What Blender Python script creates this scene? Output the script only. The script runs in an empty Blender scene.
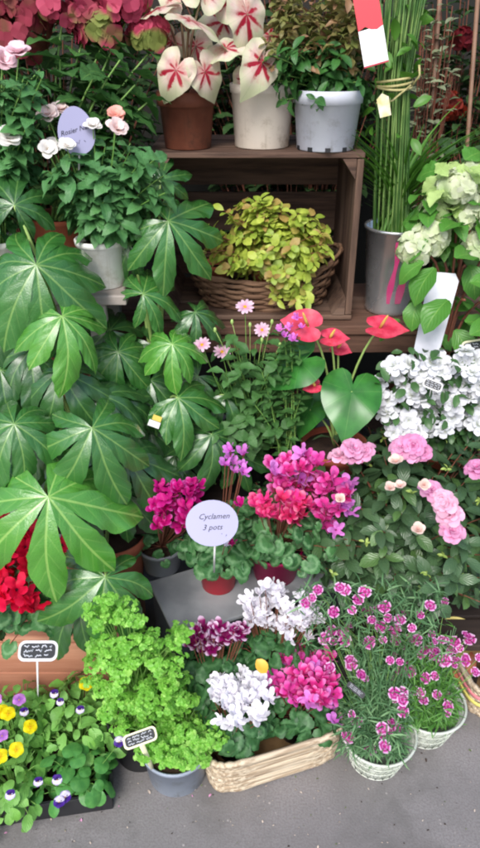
import bpy, math, random
import numpy as np
from mathutils import Vector, Matrix
R = math.radians
random.seed(7); rng = np.random.default_rng(7)
scene = bpy.context.scene; COL = scene.collection

# ------------------------------------------------------------------ camera, sky, sun, exposure
CAM_Z, PITCH, FPX = 1.5, R(30), 680.0
cam_d = bpy.data.cameras.new('camera'); cam = bpy.data.objects.new('camera', cam_d); COL.objects.link(cam)
cam.location = (0, 0, CAM_Z); cam.rotation_euler = (R(90) - PITCH, 0, 0)
cam_d.sensor_fit = 'VERTICAL'; cam_d.sensor_height = 36; cam_d.lens = 36 * FPX / 848
cam_d.clip_start = .02; cam_d.clip_end = 500
cam_d.dof.use_dof = True; cam_d.dof.focus_distance = 1.55; cam_d.dof.aperture_fstop = 5.6
scene.camera = cam
world = bpy.data.worlds.new('World'); scene.world = world; world.use_nodes = True
wn = world.node_tree; bg = wn.nodes['Background']
sky = wn.nodes.new('ShaderNodeTexSky'); sky.sky_type = 'NISHITA'; sky.sun_disc = False
SUN_EL, SUN_AZ = 46, 197          # azimuth: behind the camera and to its left
sky.sun_elevation = R(SUN_EL); sky.sun_rotation = R(SUN_AZ); sky.air_density = 1.0; sky.dust_density = 3.0; sky.ozone_density = 1.5
wn.links.new(sky.outputs[0], bg.inputs[0]); bg.inputs[1].default_value = .13
sl = bpy.data.lights.new('sun', 'SUN'); sl.energy = 1.7; sl.angle = R(26); sl.color = (1, .98, .965)
so = bpy.data.objects.new('sun', sl); COL.objects.link(so)
sd = Vector((math.sin(R(SUN_AZ)) * math.cos(R(SUN_EL)), math.cos(R(SUN_AZ)) * math.cos(R(SUN_EL)), math.sin(R(SUN_EL))))
so.rotation_euler = sd.to_track_quat('Z', 'Y').to_euler()
scene.view_settings.view_transform = 'Standard'; scene.view_settings.look = 'None'
scene.view_settings.exposure = .74; scene.view_settings.gamma = 1; scene.view_settings.use_curve_mapping = False
scene.render.engine = 'CYCLES'; scene.cycles.filter_width = 2.0
scene.cycles.max_bounces = 5; scene.cycles.transparent_max_bounces = 8

# ------------------------------------------------------------------ helpers: points
CF = Vector((0, math.cos(PITCH), -math.sin(PITCH))); CU = Vector((0, math.sin(PITCH), math.cos(PITCH))); CR = Vector((1, 0, 0))
CP = Vector((0, 0, CAM_Z)); UP = Vector((0, 0, 1))
def ray(px, py): return CF + CR * ((px - 240) / FPX) + CU * ((424 - py) / FPX)
def P(px, py, Y): d = ray(px, py); return CP + d * (Y / d.y)
def PZ(px, py, z): d = ray(px, py); return CP + d * ((z - CAM_Z) / d.z)
def rnd(a, b): return random.uniform(a, b)
def rvec(): return Vector((random.gauss(0, 1), random.gauss(0, 1), random.gauss(0, 1))).normalized()
def frame(loc, n, tip, s=1, sx=None):
    n = Vector(n).normalized(); t = Vector(tip); t = t - n * t.dot(n)
    if t.length < 1e-4: t = n.orthogonal()
    t.normalize(); x = t.cross(n)
    m = Matrix(((x.x, t.x, n.x, 0), (x.y, t.y, n.y, 0), (x.z, t.z, n.z, 0), (0, 0, 0, 1)))
    return Matrix.Translation(loc) @ m @ Matrix.Diagonal(((sx or s), s, s, 1))
def imdir(deg): return CR * math.cos(R(deg)) + CU * math.sin(R(deg))   # a direction as it reads across the view

# ------------------------------------------------------------------ helpers: meshes
class MB:
    def __init__(s): s.V = []; s.F = []; s.U = []; s.M = []; s.n = 0
    def add(s, V, Fs, U=None, mi=0):
        V = np.asarray(V, dtype=np.float64).reshape(-1, 3)
        U = np.zeros((len(V), 2)) if U is None else np.asarray(U, dtype=np.float64)
        s.V.append(V); s.U.append(U)
        if not isinstance(Fs, list): Fs = [Fs]
        for F in Fs:
            F = np.asarray(F, dtype=np.int64); s.F.append(F + s.n); s.M.append(np.full(len(F), mi))
        s.n += len(V)
    def stamp(s, T, M, mi=0):
        m = np.array(M); s.add(T[0] @ m[:3, :3].T + m[:3, 3], T[1], T[2], mi)
    def merge(s, o, mi=0):
        for V, F, U in zip(o.V, o.F, o.U): pass
    def mesh(s, name, off=(0, 0, 0), smooth=True):
        me = bpy.data.meshes.new(name)
        V = np.concatenate(s.V) - np.array(off); U = np.concatenate(s.U)
        li = np.concatenate([F.ravel() for F in s.F]); lt = np.concatenate([np.full(len(F), F.shape[1]) for F in s.F])
        ls = np.concatenate([[0], np.cumsum(lt)[:-1]])
        me.vertices.add(len(V)); me.vertices.foreach_set('co', V.ravel())
        me.loops.add(len(li)); me.loops.foreach_set('vertex_index', li.astype(np.int32))
        me.polygons.add(len(lt)); me.polygons.foreach_set('loop_start', ls.astype(np.int32)); me.polygons.foreach_set('loop_total', lt.astype(np.int32))
        me.polygons.foreach_set('material_index', np.concatenate(s.M).astype(np.int32))
        me.polygons.foreach_set('use_smooth', np.full(len(lt), smooth))
        uv = me.uv_layers.new(name='UVMap'); uv.data.foreach_set('uv', U[li].ravel())
        me.update(calc_edges=True); me.validate()
        return me
def thing(name, label, cat, loc, group=None):
    o = bpy.data.objects.new(name, None); COL.objects.link(o); o.location = loc; o.empty_display_size = .05
    o['label'] = label; o['category'] = cat
    if group: o['group'] = group
    return o
def part(name, mb, mats, parent=None, smooth=True, bevel=0, label=None):
    off = wloc(parent) if parent else Vector((0, 0, 0))
    me = mb.mesh(name, off, smooth)
    for m in (mats if isinstance(mats, (list, tuple)) else [mats]): me.materials.append(m)
    o = bpy.data.objects.new(name, me); COL.objects.link(o)
    if parent: o.parent = parent
    if bevel:
        b = o.modifiers.new('bevel', 'BEVEL'); b.width = bevel; b.segments = 2; b.limit_method = 'ANGLE'
    if label: o['label'] = label
    return o
def wloc(o):
    v = Vector((0, 0, 0))
    while o: v += o.location; o = o.parent
    return v
def inst(name, me, M, parent):
    o = bpy.data.objects.new(name, me); COL.objects.link(o); o.parent = parent
    o.matrix_local = Matrix.Translation(-wloc(parent)) @ M
    return o
def grid_faces(nu, nv):
    i = np.arange(nu)[:, None]; j = np.arange(nv)[None, :]; a = (i * (nv + 1) + j).ravel()
    return np.stack([a, a + 1, a + nv + 2, a + nv + 1], 1)
def blade(prof, ns=6, na=4, fold=.2, droop=.6, wav=0, wn_=3, ser=0, twist=0, up=0):
    """leaf along +Y, normal +Z; prof = [(s, halfwidth)]"""
    s = np.linspace(0, 1, ns + 1); w = np.interp(s, [p[0] for p in prof], [p[1] for p in prof]); w = np.maximum(w, .004)
    if ser: w = w * (1 + ser * np.where(np.arange(ns + 1) % 2, 1, -1) * (s < .97))
    a = droop * s - up; ds = 1 / ns
    y = np.concatenate([[0], np.cumsum(np.cos((a[1:] + a[:-1]) / 2)) * ds]); z = -np.concatenate([[0], np.cumsum(np.sin((a[1:] + a[:-1]) / 2)) * ds])
    t = np.linspace(-1, 1, na + 1); S, T = np.meshgrid(s, t, indexing='ij'); W = w[:, None]
    X = T * W; Z = z[:, None] + fold * np.abs(T) * W + wav * np.sin(S * wn_ * 6.28 + (T > 0) * 1.3) * np.abs(T) * W
    if twist: ang = twist * S; X, Z = X * np.cos(ang) - (Z - z[:, None]) * np.sin(ang), z[:, None] + X * np.sin(ang) + (Z - z[:, None]) * np.cos(ang)
    Y = np.broadcast_to(y[:, None], X.shape)
    return (np.stack([X, Y, Z], -1).reshape(-1, 3), grid_faces(ns, na), np.stack([T * .5 + .5, S], -1).reshape(-1, 2))
def polar(rt, nth=24, nr=4, cup=-.3, wav=0, wk=5, ser=0, tipdroop=0):
    """heart or round blade, stalk joined at the origin, tip along +Y; rt = [(deg, radius)] mirrored"""
    th = np.linspace(-180, 180, nth + 1); r = np.interp(np.abs(th), [a for a, b in rt], [b for a, b in rt])
    if ser: r = r * (1 + ser * np.where(np.arange(nth + 1) % 2, 1, -1))
    q = np.linspace(.0, 1, nr + 1) ; TH, Q = np.meshgrid(np.radians(th), q, indexing='ij'); RR = r[:, None] * Q
    X = RR * np.sin(TH); Y = RR * np.cos(TH)
    Z = cup * RR ** 2 + wav * np.sin(TH * wk) * Q ** 2 + .05 * np.abs(X) - tipdroop * np.maximum(Y, 0) ** 2
    return (np.stack([X, Y, Z], -1).reshape(-1, 3), grid_faces(nth, nr), np.stack([X * .5 + .5, Y * .5 + .5], -1).reshape(-1, 2))
def join(*items):
    V = []; F = []; U = []; n = 0
    for T, M in items:
        m = np.array(M); V.append(T[0] @ m[:3, :3].T + m[:3, 3]); F.append(T[1] + n); U.append(T[2]); n += len(T[0])
    return (np.concatenate(V), np.concatenate(F), np.concatenate(U))
def Rz(a): return Matrix.Rotation(a, 4, 'Z')
def Rx(a): return Matrix.Rotation(a, 4, 'X')
def Ry(a): return Matrix.Rotation(a, 4, 'Y')
def Sc(s, sy=None, sz=None): return Matrix.Diagonal((s, sy or s, sz or s, 1))
def Tr(x, y, z): return Matrix.Translation((x, y, z))
def tube(mb, pts, r, n=6, mi=0, closed=False, flat=1.0, cap=True):
    pts = [Vector(p) for p in pts]; N = len(pts); rr = r if hasattr(r, '__len__') else [r] * N
    V = []; U = []; ref = None
    for i, p in enumerate(pts):
        if closed: d = pts[(i + 1) % N] - pts[i - 1]
        else: d = pts[min(i + 1, N - 1)] - pts[max(i - 1, 0)]
        if d.length < 1e-9: d = Vector((0, 0, 1))
        d.normalize()
        if ref is None: ref = d.orthogonal().normalized() if abs(d.z) > .9 else UP.copy()
        a = ref - d * ref.dot(d)
        if a.length < 1e-6: a = d.orthogonal()
        a.normalize(); b = d.cross(a)
        if abs(d.z) > .9 or closed is False: ref = a
        for k in range(n):
            t = 2 * math.pi * k / n; V.append(p + a * math.cos(t) * rr[i] + b * math.sin(t) * rr[i] * flat); U.append((k / n, i / max(N - 1, 1)))
    m = N if closed else N - 1; F = []
    for i in range(m):
        for k in range(n):
            a0 = i * n + k; a1 = i * n + (k + 1) % n; b0 = ((i + 1) % N) * n + k; b1 = ((i + 1) % N) * n + (k + 1) % n
            F.append((a0, a1, b1, b0))
    Fs = [np.array(F)]
    if cap and not closed: Fs += [np.array([list(range(n))[::-1]]), np.array([[(N - 1) * n + k for k in range(n)]])]
    mb.add([tuple(v) for v in V], Fs, U, mi)
def qcurve(a, b, c, n=6): return [a * (1 - t) ** 2 + b * 2 * t * (1 - t) + c * t * t for t in [i / n for i in range(n + 1)]]
def lathe(mb, c, prof, n=40, mi=0, sx=1, sy=1, rot=0):
    V = []; U = []; L = len(prof)
    for i, (r, z) in enumerate(prof):
        for k in range(n):
            t = 2 * math.pi * k / n; x = r * sx * math.cos(t); y = r * sy * math.sin(t)
            V.append((c[0] + x * math.cos(rot) - y * math.sin(rot), c[1] + x * math.sin(rot) + y * math.cos(rot), c[2] + z)); U.append((k / n, i / (L - 1)))
    F = [(i * n + k, i * n + (k + 1) % n, (i + 1) * n + (k + 1) % n, (i + 1) * n + k) for i in range(L - 1) for k in range(n)]
    mb.add(V, np.array(F), U, mi)
def box(mb, c, size, rot=0, mi=0, M=None):
    x, y, z = [v / 2 for v in size]
    V = [Vector((i * x, j * y, k * z)) for i in (-1, 1) for j in (-1, 1) for k in (-1, 1)]
    M = M or (Matrix.Translation(c) @ Rz(rot))
    V = [tuple(M @ v) for v in V]
    mb.add(V, np.array([(0, 1, 3, 2), (4, 6, 7, 5), (0, 4, 5, 1), (2, 3, 7, 6), (0, 2, 6, 4), (1, 5, 7, 3)]), None, mi)
def prism(mb, poly, M, h, mi=0):
    """flat outline in XY given thickness h along Z"""
    n = len(poly); V = [tuple(M @ Vector((x, y, 0))) for x, y in poly] + [tuple(M @ Vector((x, y, h))) for x, y in poly]
    mb.add(V, [np.array([list(range(n))[::-1]]), np.array([[n + i for i in range(n)]]), np.array([(i, (i + 1) % n, n + (i + 1) % n, n + i) for i in range(n)])], None, mi)

def scribble(root, Mx, x0, x1, y, h, mat, th=.0007, seed=1, name='writing', z=.0012):
    r = random.Random(seed); m = MB(); x = x0
    while x < x1:
        wlen = r.uniform(.15, .35) * (x1 - x0); pts = []; k = 0; xe = min(x + wlen, x1)
        while x < xe: pts.append(Mx @ Vector((x, y + r.uniform(-.5, .5) * h * (1.2 if k % 3 == 0 else .7), z))); x += h * .32; k += 1
        if len(pts) > 1: tube(m, pts, th, 4)
        x += h * .6
    part(name, m, mat, root)
# ------------------------------------------------------------------ helpers: materials
def lin(h):
    h = h.lstrip('#'); c = [int(h[i:i + 2], 16) / 255 for i in (0, 2, 4)]
    return tuple((v / 12.92 if v <= .04045 else ((v + .055) / 1.055) ** 2.4) for v in c) + (1,)
def leafc(h):
    c = lin(h); q = Vector(c[:3]); y = q.x * .3 + q.y * .6 + q.z * .1
    return (q.x * .92 + y * .16 + .006, (q.y * .9 + y * .1) * 1.14, q.z * .76 + y * .04, 1)
class G:
    def __init__(s, name):
        s.m = bpy.data.materials.new(name); s.m.use_nodes = True; s.t = s.m.node_tree; s.b = s.t.nodes['Principled BSDF']; s.out = s.t.nodes['Material Output']
    def n(s, ty, **kw):
        o = s.t.nodes.new('ShaderNode' + ty)
        for k, v in kw.items(): setattr(o, k, v)
        return o
    def L(s, a, b): s.t.links.new(a, b)
    def put(s, sock, v):
        if isinstance(v, bpy.types.NodeSocket): s.L(v, sock)
        else: sock.default_value = v
    def ma(s, op, a, b=0, c=None, clamp=False):
        o = s.n('Math', operation=op, use_clamp=clamp); s.put(o.inputs[0], a); s.put(o.inputs[1], b)
        if c is not None: s.put(o.inputs[2], c)
        return o.outputs[0]
    def sm(s, v, a, b, lo=0, hi=1):
        o = s.n('MapRange', interpolation_type='SMOOTHSTEP'); s.put(o.inputs[0], v)
        for i, q in enumerate((a, b, lo, hi)): s.put(o.inputs[1 + i], q)
        return o.outputs[0]
    def mix(s, f, a, b, bt='MIX'):
        o = s.n('Mix', data_type='RGBA', blend_type=bt); s.put(o.inputs[0], f); s.put(o.inputs[6], a); s.put(o.inputs[7], b); return o.outputs[2]
    def noise(s, sc, det=3, co=None, rough=.5):
        o = s.n('TexNoise'); o.inputs['Scale'].default_value = sc; o.inputs['Detail'].default_value = det; o.inputs['Roughness'].default_value = rough
        if co is not None: s.L(co, o.inputs['Vector'])
        return o.outputs[0]
    def obj(s): return s.n('TexCoord').outputs['Object']
    def uv(s):
        o = s.n('SeparateXYZ'); s.L(s.n('TexCoord').outputs['UV'], o.inputs[0]); return o.outputs[0], o.outputs[1]
    def isl(s): return s.n('NewGeometry').outputs['Random Per Island']
    def rob(s): return s.n('ObjectInfo').outputs['Random']
    def bump(s, h, st=.3, d=.002):
        o = s.n('Bump'); o.inputs['Strength'].default_value = st; o.inputs['Distance'].default_value = d; s.L(h, o.inputs['Height']); s.L(o.outputs[0], s.b.inputs['Normal'])
    def set(s, col=None, rough=.5, metal=0, spec=.5):
        if col is not None: s.put(s.b.inputs['Base Color'], col)
        s.put(s.b.inputs['Roughness'], rough); s.b.inputs['Metallic'].default_value = metal; s.b.inputs['Specular IOR Level'].default_value = spec
    def translucent(s, col, f):
        tr = s.n('BsdfTranslucent'); s.put(tr.inputs[0], col); mx = s.n('MixShader'); mx.inputs[0].default_value = f
        s.L(s.b.outputs[0], mx.inputs[1]); s.L(tr.outputs[0], mx.inputs[2]); s.L(mx.outputs[0], s.out.inputs[0])
def leaf_mat(name, c1, c2, vein=None, vs=.6, nv=7, rough=.4, spec=.5, trans=.25, c3=None, midw=.06, vbump=.5, slope=.5):
    g = G(name); u, v = g.uv(); r = g.isl()
    col = g.mix(r, leafc(c1), leafc(c2)); nz = g.noise(18, 2, g.obj()); col = g.mix(g.sm(nz, .35, .75, 0, .35), col, leafc(c2))
    if c3: col = g.mix(g.sm(g.ma('FRACT', g.ma('MULTIPLY', r, 7.31)), .72, .95), col, leafc(c3))
    if vein:
        a = g.ma('ABSOLUTE', g.ma('MULTIPLY', g.ma('SUBTRACT', u, .5), 2))
        mid = g.sm(a, midw * .4, midw, 1, 0)
        fr = g.ma('FRACT', g.ma('SUBTRACT', g.ma('MULTIPLY', v, nv), g.ma('MULTIPLY', a, nv * slope)))
        sv = g.ma('MULTIPLY', g.sm(g.ma('ABSOLUTE', g.ma('SUBTRACT', fr, .5)), .40, .49), g.sm(a, .1, 1.0, .32, .05))
        vv = g.ma('MAXIMUM', mid, sv); col = g.mix(g.ma('MULTIPLY', vv, vs), col, leafc(vein))
        bulge = g.ma('SUBTRACT', g.sm(g.ma('ABSOLUTE', g.ma('SUBTRACT', fr, .5)), 0, .5, 1, 0), mid)
        g.bump(g.ma('ADD', g.ma('MULTIPLY', bulge, .5), g.ma('MULTIPLY', g.noise(55, 3, g.obj()), .9)), vbump * .5, .004)
    g.set(col, rough, 0, spec); g.translucent(col, trans)
    return g.m
def petal_mat(name, base, tip, edge=None, rough=.55, trans=.35, var=None, mid=.35, stop=.8):
    """colour along the petal from its base to its tip, a little different on each flower"""
    g = G(name); u, v = g.uv(); col = g.mix(g.sm(v, 0, stop), lin(base), lin(tip))
    if edge: col = g.mix(g.sm(v, mid, mid + .35), col, lin(edge))
    if var: col = g.mix(g.ma('MULTIPLY', g.rob(), .8), col, lin(var))
    h = g.n('HueSaturation'); g.L(col, h.inputs['Color']); g.put(h.inputs['Value'], g.ma('ADD', g.ma('MULTIPLY', g.isl(), .3), .85)); col = h.outputs[0]
    g.set(col, rough, 0, .3); g.translucent(col, trans); return g.m
def plain(name, c, rough=.5, metal=0, var=None, ns=12, bump=0, spec=.5, c_isl=None):
    g = G(name); col = lin(c)
    if var: col = g.mix(g.sm(g.noise(ns, 5, g.obj()), .3, .7), col, lin(var))
    if c_isl: col = g.mix(g.isl(), col, lin(c_isl))
    g.set(col, rough, metal, spec)
    if bump: g.bump(g.noise(ns * 6, 4, g.obj()), bump, .003)
    return g.m
def wood(name, c1, c2, c3, axis=0, rough=.75, sc=1):
    g = G(name); mp = g.n('Mapping'); s = [70 * sc] * 3; s[axis] = 5 * sc; mp.inputs['Scale'].default_value = s
    add = g.n('VectorMath', operation='ADD'); g.L(g.obj(), add.inputs[0]); cmb = g.n('CombineXYZ'); i = g.isl()
    for k in range(3): g.L(g.ma('MULTIPLY', i, 3.7 + k), cmb.inputs[k])
    g.L(cmb.outputs[0], add.inputs[1]); g.L(add.outputs[0], mp.inputs[0])
    a = g.noise(1, 6, mp.outputs[0], .65); b = g.noise(.12, 3, mp.outputs[0])
    col = g.mix(g.sm(a, .3, .7), lin(c1), lin(c2)); col = g.mix(g.sm(b, .45, .75), col, lin(c3)); col = g.mix(g.ma('MULTIPLY', i, .35), col, lin(c1))
    g.set(col, rough, 0, .3); g.bump(a, .5, .002); return g.m

M_wood = wood('crate_wood', '3a2b24', '6c5446', '8c7464')
M_woodv = wood('crate_wood_upright', '3a2b24', '6a5244', '866e5e', axis=2)
M_shelfw = wood('shelf_wood', '4c372d', '6e5142', '8b7263')
M_greyw = wood('grey_plank', '9a928a', 'b8b0a8', '8a8078')
M_terraw = wood('orange_box_wood', 'b07a60', 'c89478', 'a06850')
M_darkw = wood('dark_bench_wood', '2a2320', '3a302a', '453a33')
M_terra = plain('terracotta', '9c4f38', .8, 0, 'b06a50', 9, .3)
M_brownpot = plain('brown_terracotta', '6b3b2c', .7, 0, '84503c', 8, .3)
M_redpot = plain('red_plastic', 'b0182e', .4, 0, 'bc2c3c', 6)
M_magpot = plain('magenta_plastic', 'a01050', .4)
M_whitepot = plain('white_ceramic', 'e6e6e2', .35, 0, 'dcdcd4', 5)
M_creampot = plain('cream_ceramic', 'd8ccc0', .4, 0, 'e2d8cc', 7)
M_lgreypot = plain('pale_grey_plastic', 'bfc3cc', .5, 0, 'b4b8c4', 4)
M_greypot = plain('blue_grey_plastic', '8d97a8', .45, 0, '9aa4b2', 6)
M_meshpot = plain('white_wire', 'c8cdc4', .45, 0, 'b6beb0', 20)
M_blackpl = plain('black_plastic', '1c1d20', .4, 0, '28292c', 10)
def aged(nm, c, c2, dirt, rough, ns=9):
    g = G(nm); co = g.obj(); col = g.mix(g.sm(g.noise(ns, 5, co), .3, .7), lin(c), lin(c2)); sp = g.n('SeparateXYZ'); g.L(co, sp.inputs[0])
    d = g.ma('MULTIPLY', g.sm(g.noise(26, 6, co, .7), .5, .72), g.sm(sp.outputs[2], .0, .13, .75, .2)); col = g.mix(d, col, lin(dirt)); st = g.n('Mapping'); st.inputs['Scale'].default_value = (60, 60, 4); g.L(co, st.inputs[0]); col = g.mix(g.sm(g.noise(1, 3, st.outputs[0]), .58, .75, 0, .35), col, lin(dirt))
    g.set(col, rough, 0, .4); g.bump(g.noise(70, 4, co), .15, .002); return g.m
M_terra = aged('terracotta', 'a05038', 'b46c50', '7c6a5c', .8); M_brownpot = aged('brown_terracotta', '5c3022', '7c4834', '3c2c24', .65, 14)
M_whitepot = aged('white_ceramic', 'f0f0ea', 'e6e6de', 'b8b4a0', .35); M_creampot = aged('cream_ceramic', 'e0d6c8', 'e8dece', 'a89c88', .4); M_lgreypot = aged('pale_grey_plastic', 'c6cad4', 'bcc0cc', '8c8c8c', .45); M_greypot = aged('blue_grey_plastic', '8d97a8', '9aa4b2', '6c6c68', .45)
M_soil = plain('potting_soil', '2a1c14', .95, 0, '3c2a1e', 60, .8)
M_stem = plain('green_stem', '5c8a3c', .5, 0, '7aa050', 15)
M_stemp = plain('pale_green_stem', '9ab868', .5)
M_stemr = plain('reddish_stem', '7a4a38', .6)
M_metalstep = plain('grey_step_sheet', '6e7276', .5, 0, '94989a', 7, .3)
M_darkstep = plain('dark_step_side', '33363c', .6)

# ------------------------------------------------------------------ setting
g = G('asphalt'); co = g.obj(); a = g.noise(3.0, 4, co); b = g.noise(220, 2, co)
vo = g.n('TexVoronoi'); vo.inputs['Scale'].default_value = 75; g.L(co, vo.inputs['Vector']); peb = g.sm(vo.outputs['Distance'], .10, .26, 1, 0)
vo2 = g.n('SeparateColor'); g.L(vo.outputs['Color'], vo2.inputs[0]); peb = g.ma('MULTIPLY', peb, g.sm(vo2.outputs[0], .86, .97))
col = g.mix(g.sm(a, .3, .7), lin('72706f'), lin('878484')); col = g.mix(g.sm(b, .35, .7, 0, .55), col, lin('6a6463')); col = g.mix(g.ma('MULTIPLY', peb, .7), col, lin('b0aaa6'))
col = g.mix(g.sm(g.noise(4, 6, co, .65), .46, .68, 0, .75), col, lin('62605e'))
g.set(col, g.sm(a, .2, .8, .5, .8), 0, .5); g.bump(g.ma('ADD', b, g.ma('MULTIPLY', peb, .4)), .35, .002); M_asph = g.m
mb = MB(); n = 40; xs = np.linspace(-60, 60, n + 1); V = [(x, y, 0) for x in xs for y in xs]; mb.add(V, grid_faces(n, n))
o = part('ground', mb, M_asph); o['kind'] = 'structure'
# shop front wall far behind the display
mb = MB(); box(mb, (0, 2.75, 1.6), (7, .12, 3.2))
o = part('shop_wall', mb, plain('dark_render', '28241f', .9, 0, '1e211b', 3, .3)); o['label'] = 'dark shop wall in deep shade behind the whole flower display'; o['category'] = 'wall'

# ------------------------------------------------------------------ furniture
def legs(root, pts, top, w=.035, mat=M_darkw):
    for x, y in pts:
        m = MB(); box(m, (x, y, top / 2), (w, w, top)); part('leg', m, mat, root, False, .003)
# the crate shelf
t = thing('wooden_shelf', 'long weathered brown shelf board carrying the wooden crate and the metal bucket', 'shelf', (0.1, 1.8, 0))
m = MB()
for i, y in enumerate((1.66, 1.775, 1.89)): box(m, (.16, y, .845), (1.16, .108, .024))
part('board', m, M_shelfw, t, False, .003)
m = MB(); box(m, (.16, 1.625, .805), (1.16, .02, .05)); part('apron', m, M_shelfw, t, False, .003)
legs(t, [(-.38, 1.66), (.7, 1.66), (-.38, 1.93), (.7, 1.93)], .832, .04, M_shelfw)
# crate lying on its side
t = thing('wooden_crate', 'open brown slatted wooden crate lying on its side with flower pots on top', 'crate', (.035, 1.8, .858))
cx, y0, y1, z0, z1, w = .037, 1.64, 1.96, .860, 1.262, .496
for nm, z in (('bottom_slat', z0 + .006), ('top_slat', z1 - .006)):
    for k in range(3):
        m = MB(); box(m, (cx, y0 + .05 + k * .108, z), (w, .098 + rnd(-.004, .002), .012)); part(nm, m, M_wood, t, False, .002)
for k, (zz, h) in enumerate(((z0 + .075, .11), (z0 + .2, .105), (z0 + .315, .085))):
    m = MB(); box(m, (cx, y1 + .008, zz), (w, .012, h)); part('back_slat', m, M_wood, t, False, .002)
for sx in (-1, 1):
    m = MB(); box(m, (cx + sx * (w / 2 - .009), (y0 + y1) / 2, (z0 + z1) / 2), (.016, y1 - y0 - .004, z1 - z0 - .028)); part('side_panel', m, M_woodv, t, False, .002)
    for zz, dz in ((z0 + .0135, 1), (z1 - .0135, -1)):
        x0 = cx + sx * (w / 2 - .0185); m = MB()
        tri = [(0, 0), (-sx * .032, 0), (0, dz * .045)]
        if sx * dz > 0: tri = tri[::-1]
        prism(m, tri, Matrix(((1, 0, 0, x0), (0, 0, -1, y1 - .004), (0, 1, 0, zz), (0, 0, 0, 1))), y1 - y0 - .006)
        part('corner_batten', m, M_wood, t, False)
# left plank table
t = thing('plank_table', 'narrow pale grey plank shelf under the white rose pot', 'shelf', (-.45, 1.6, 0))
m = MB()
for y in (1.475, 1.575, 1.675): box(m, (-.56, y, .988), (.62, .094, .022))
part('board', m, M_greyw, t, False, .003)
m = MB(); box(m, (-.575, 1.452, .952), (.55, .02, .044)); part('apron', m, M_greyw, t, False, .003)
legs(t, [(-.33, 1.49), (-.33, 1.69), (-.83, 1.49), (-.83, 1.69)], .976, .035, M_greyw)
# dark bench behind
t = thing('dark_bench', 'low dark bench in shade carrying the anthurium and fatsia pots', 'bench', (.05, 1.48, 0))
m = MB()
for k in range(3): box(m, (.05, 1.36 + k * .1, .44), (1.5, .094, .024))
part('board', m, M_darkw, t, False, .003); legs(t, [(-.6, 1.36), (.75, 1.36), (-.6, 1.56), (.75, 1.56)], .428, .04)
# grey step
YAW = R(24); A = PZ(175, 637, .30); ex = Vector((math.cos(YAW), math.sin(YAW), 0)); ey = Vector((-math.sin(YAW), math.cos(YAW), 0))
c = A + ex * .24 + ey * .10; c.z = 0
t = thing('display_step', 'grey sheet-topped low step with red and grey cyclamen pots on it', 'display step', c)
m = MB(); box(m, (c.x, c.y, .294), (.48, .20, .012), YAW); part('top', m, M_metalstep, t, False, .003)
m = MB(); box(m, (c.x, c.y, .143), (.47, .19, .286), YAW); part('body', m, M_darkstep, t, False, .004)
# orange box left
t = thing('wooden_box', 'pinkish orange wooden box at left behind the pansy tray', 'box', (-.60, 1.32, 0))
for k in range(2):
    m = MB(); box(m, (-.58, 1.178, .052 + k * .1015), (.60, .018, .1)); part('front_board', m, M_terraw, t, False, .004)
for k in range(3):
    m = MB(); box(m, (-.58, 1.222 + k * .103, .2145), (.60, .101, .020)); part('top_board', m, M_terraw, t, False, .006)
for sx in (-1, 1):
    m = MB(); box(m, (-.58 + sx * .290, 1.335, .102), (.018, .294, .200)); part('side_board', m, M_terraw, t, False, .004)
# azalea stand
t = thing('slatted_stand', 'low dark slatted stand beneath the big pink azalea', 'stand', (.46, 1.4, 0))
m = MB()
for k in range(3): box(m, (.46, 1.24 + k * .1, .16), (.60, .09, .02))
part('board', m, M_darkw, t, False, .003); legs(t, [(.2, 1.24), (.72, 1.24), (.2, 1.44), (.72, 1.44)], .15, .03)

# ------------------------------------------------------------------ pots
def pot(root, c, rt, rb, h, mat, rim=.012, lip=.004, soil=True, name='pot', sx=1, sy=1, rot=0, n=44):
    m = MB(); lathe(m, c, [(.001, 0), (rb, 0), (rb + .002, .002), (rt - lip, h - rim), (rt, h - rim + .001), (rt + .001, h - .002), (rt - .001, h), (rt - .004, h - .001), (rt - .006, h - .01), (rb * .92 + rt * .04, h * .25), (.001, h * .25)], n, 0, sx, sy, rot)
    o = part(name, m, mat, root)
    if soil:
        m = MB(); lathe(m, (c[0], c[1], c[2] + h - .016), [(rt - .007, 0), (rt * .5, .004), (.001, .005)], 24, 0, sx, sy, rot); part('soil', m, M_soil, root)
    return o

# ------------------------------------------------------------------ leaf and petal shapes
ELL = [(0, .03), (.15, .14), (.4, .24), (.65, .22), (.85, .12), (1, .0)]
OVAL = [(0, .05), (.12, .22), (.4, .36), (.7, .33), (.88, .2), (1, .02)]
NARROW = [(0, .02), (.3, .055), (.7, .04), (1, .0)]
GRASS = [(0, .008), (.5, .012), (1, .0)]
T_ell = blade(ELL, 6, 4, .25, .7); T_ell2 = blade(ELL, 6, 4, .35, 1.1, .25, 2)
T_oval = blade(OVAL, 6, 4, .15, .6, .15, 2); T_ovl = blade([(0, .05), (.15, .2), (.45, .34), (.75, .3), (.92, .15), (1, .02)], 6, 4, .2, .7, .15, 2); T_ovs = blade([(0, .04), (.15, .17), (.45, .29), (.75, .24), (.92, .12), (1, .01)], 6, 4, .25, .8, .12, 2); T_narrow = blade(NARROW, 5, 2, .5, .9); T_grass = blade([(0, .03), (.5, .035), (1, .0)], 6, 2, .4, .9)
T_ser = blade([(0, .04), (.15, .24), (.4, .34), (.65, .27), (.85, .14), (1, .0)], 12, 4, .2, .8, .12, 3, .07)
def cycl_leaf(): return polar([(0, 1.1), (15, .99), (30, .92), (60, .88), (100, .86), (140, .8), (165, .62), (180, .2)], 32, 4, -.3, .07, 5, .035)
T_cyc = cycl_leaf()
T_round = polar([(0, .95), (60, .85), (120, .72), (180, .45)], 20, 3, -.3, .05, 4)
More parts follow.
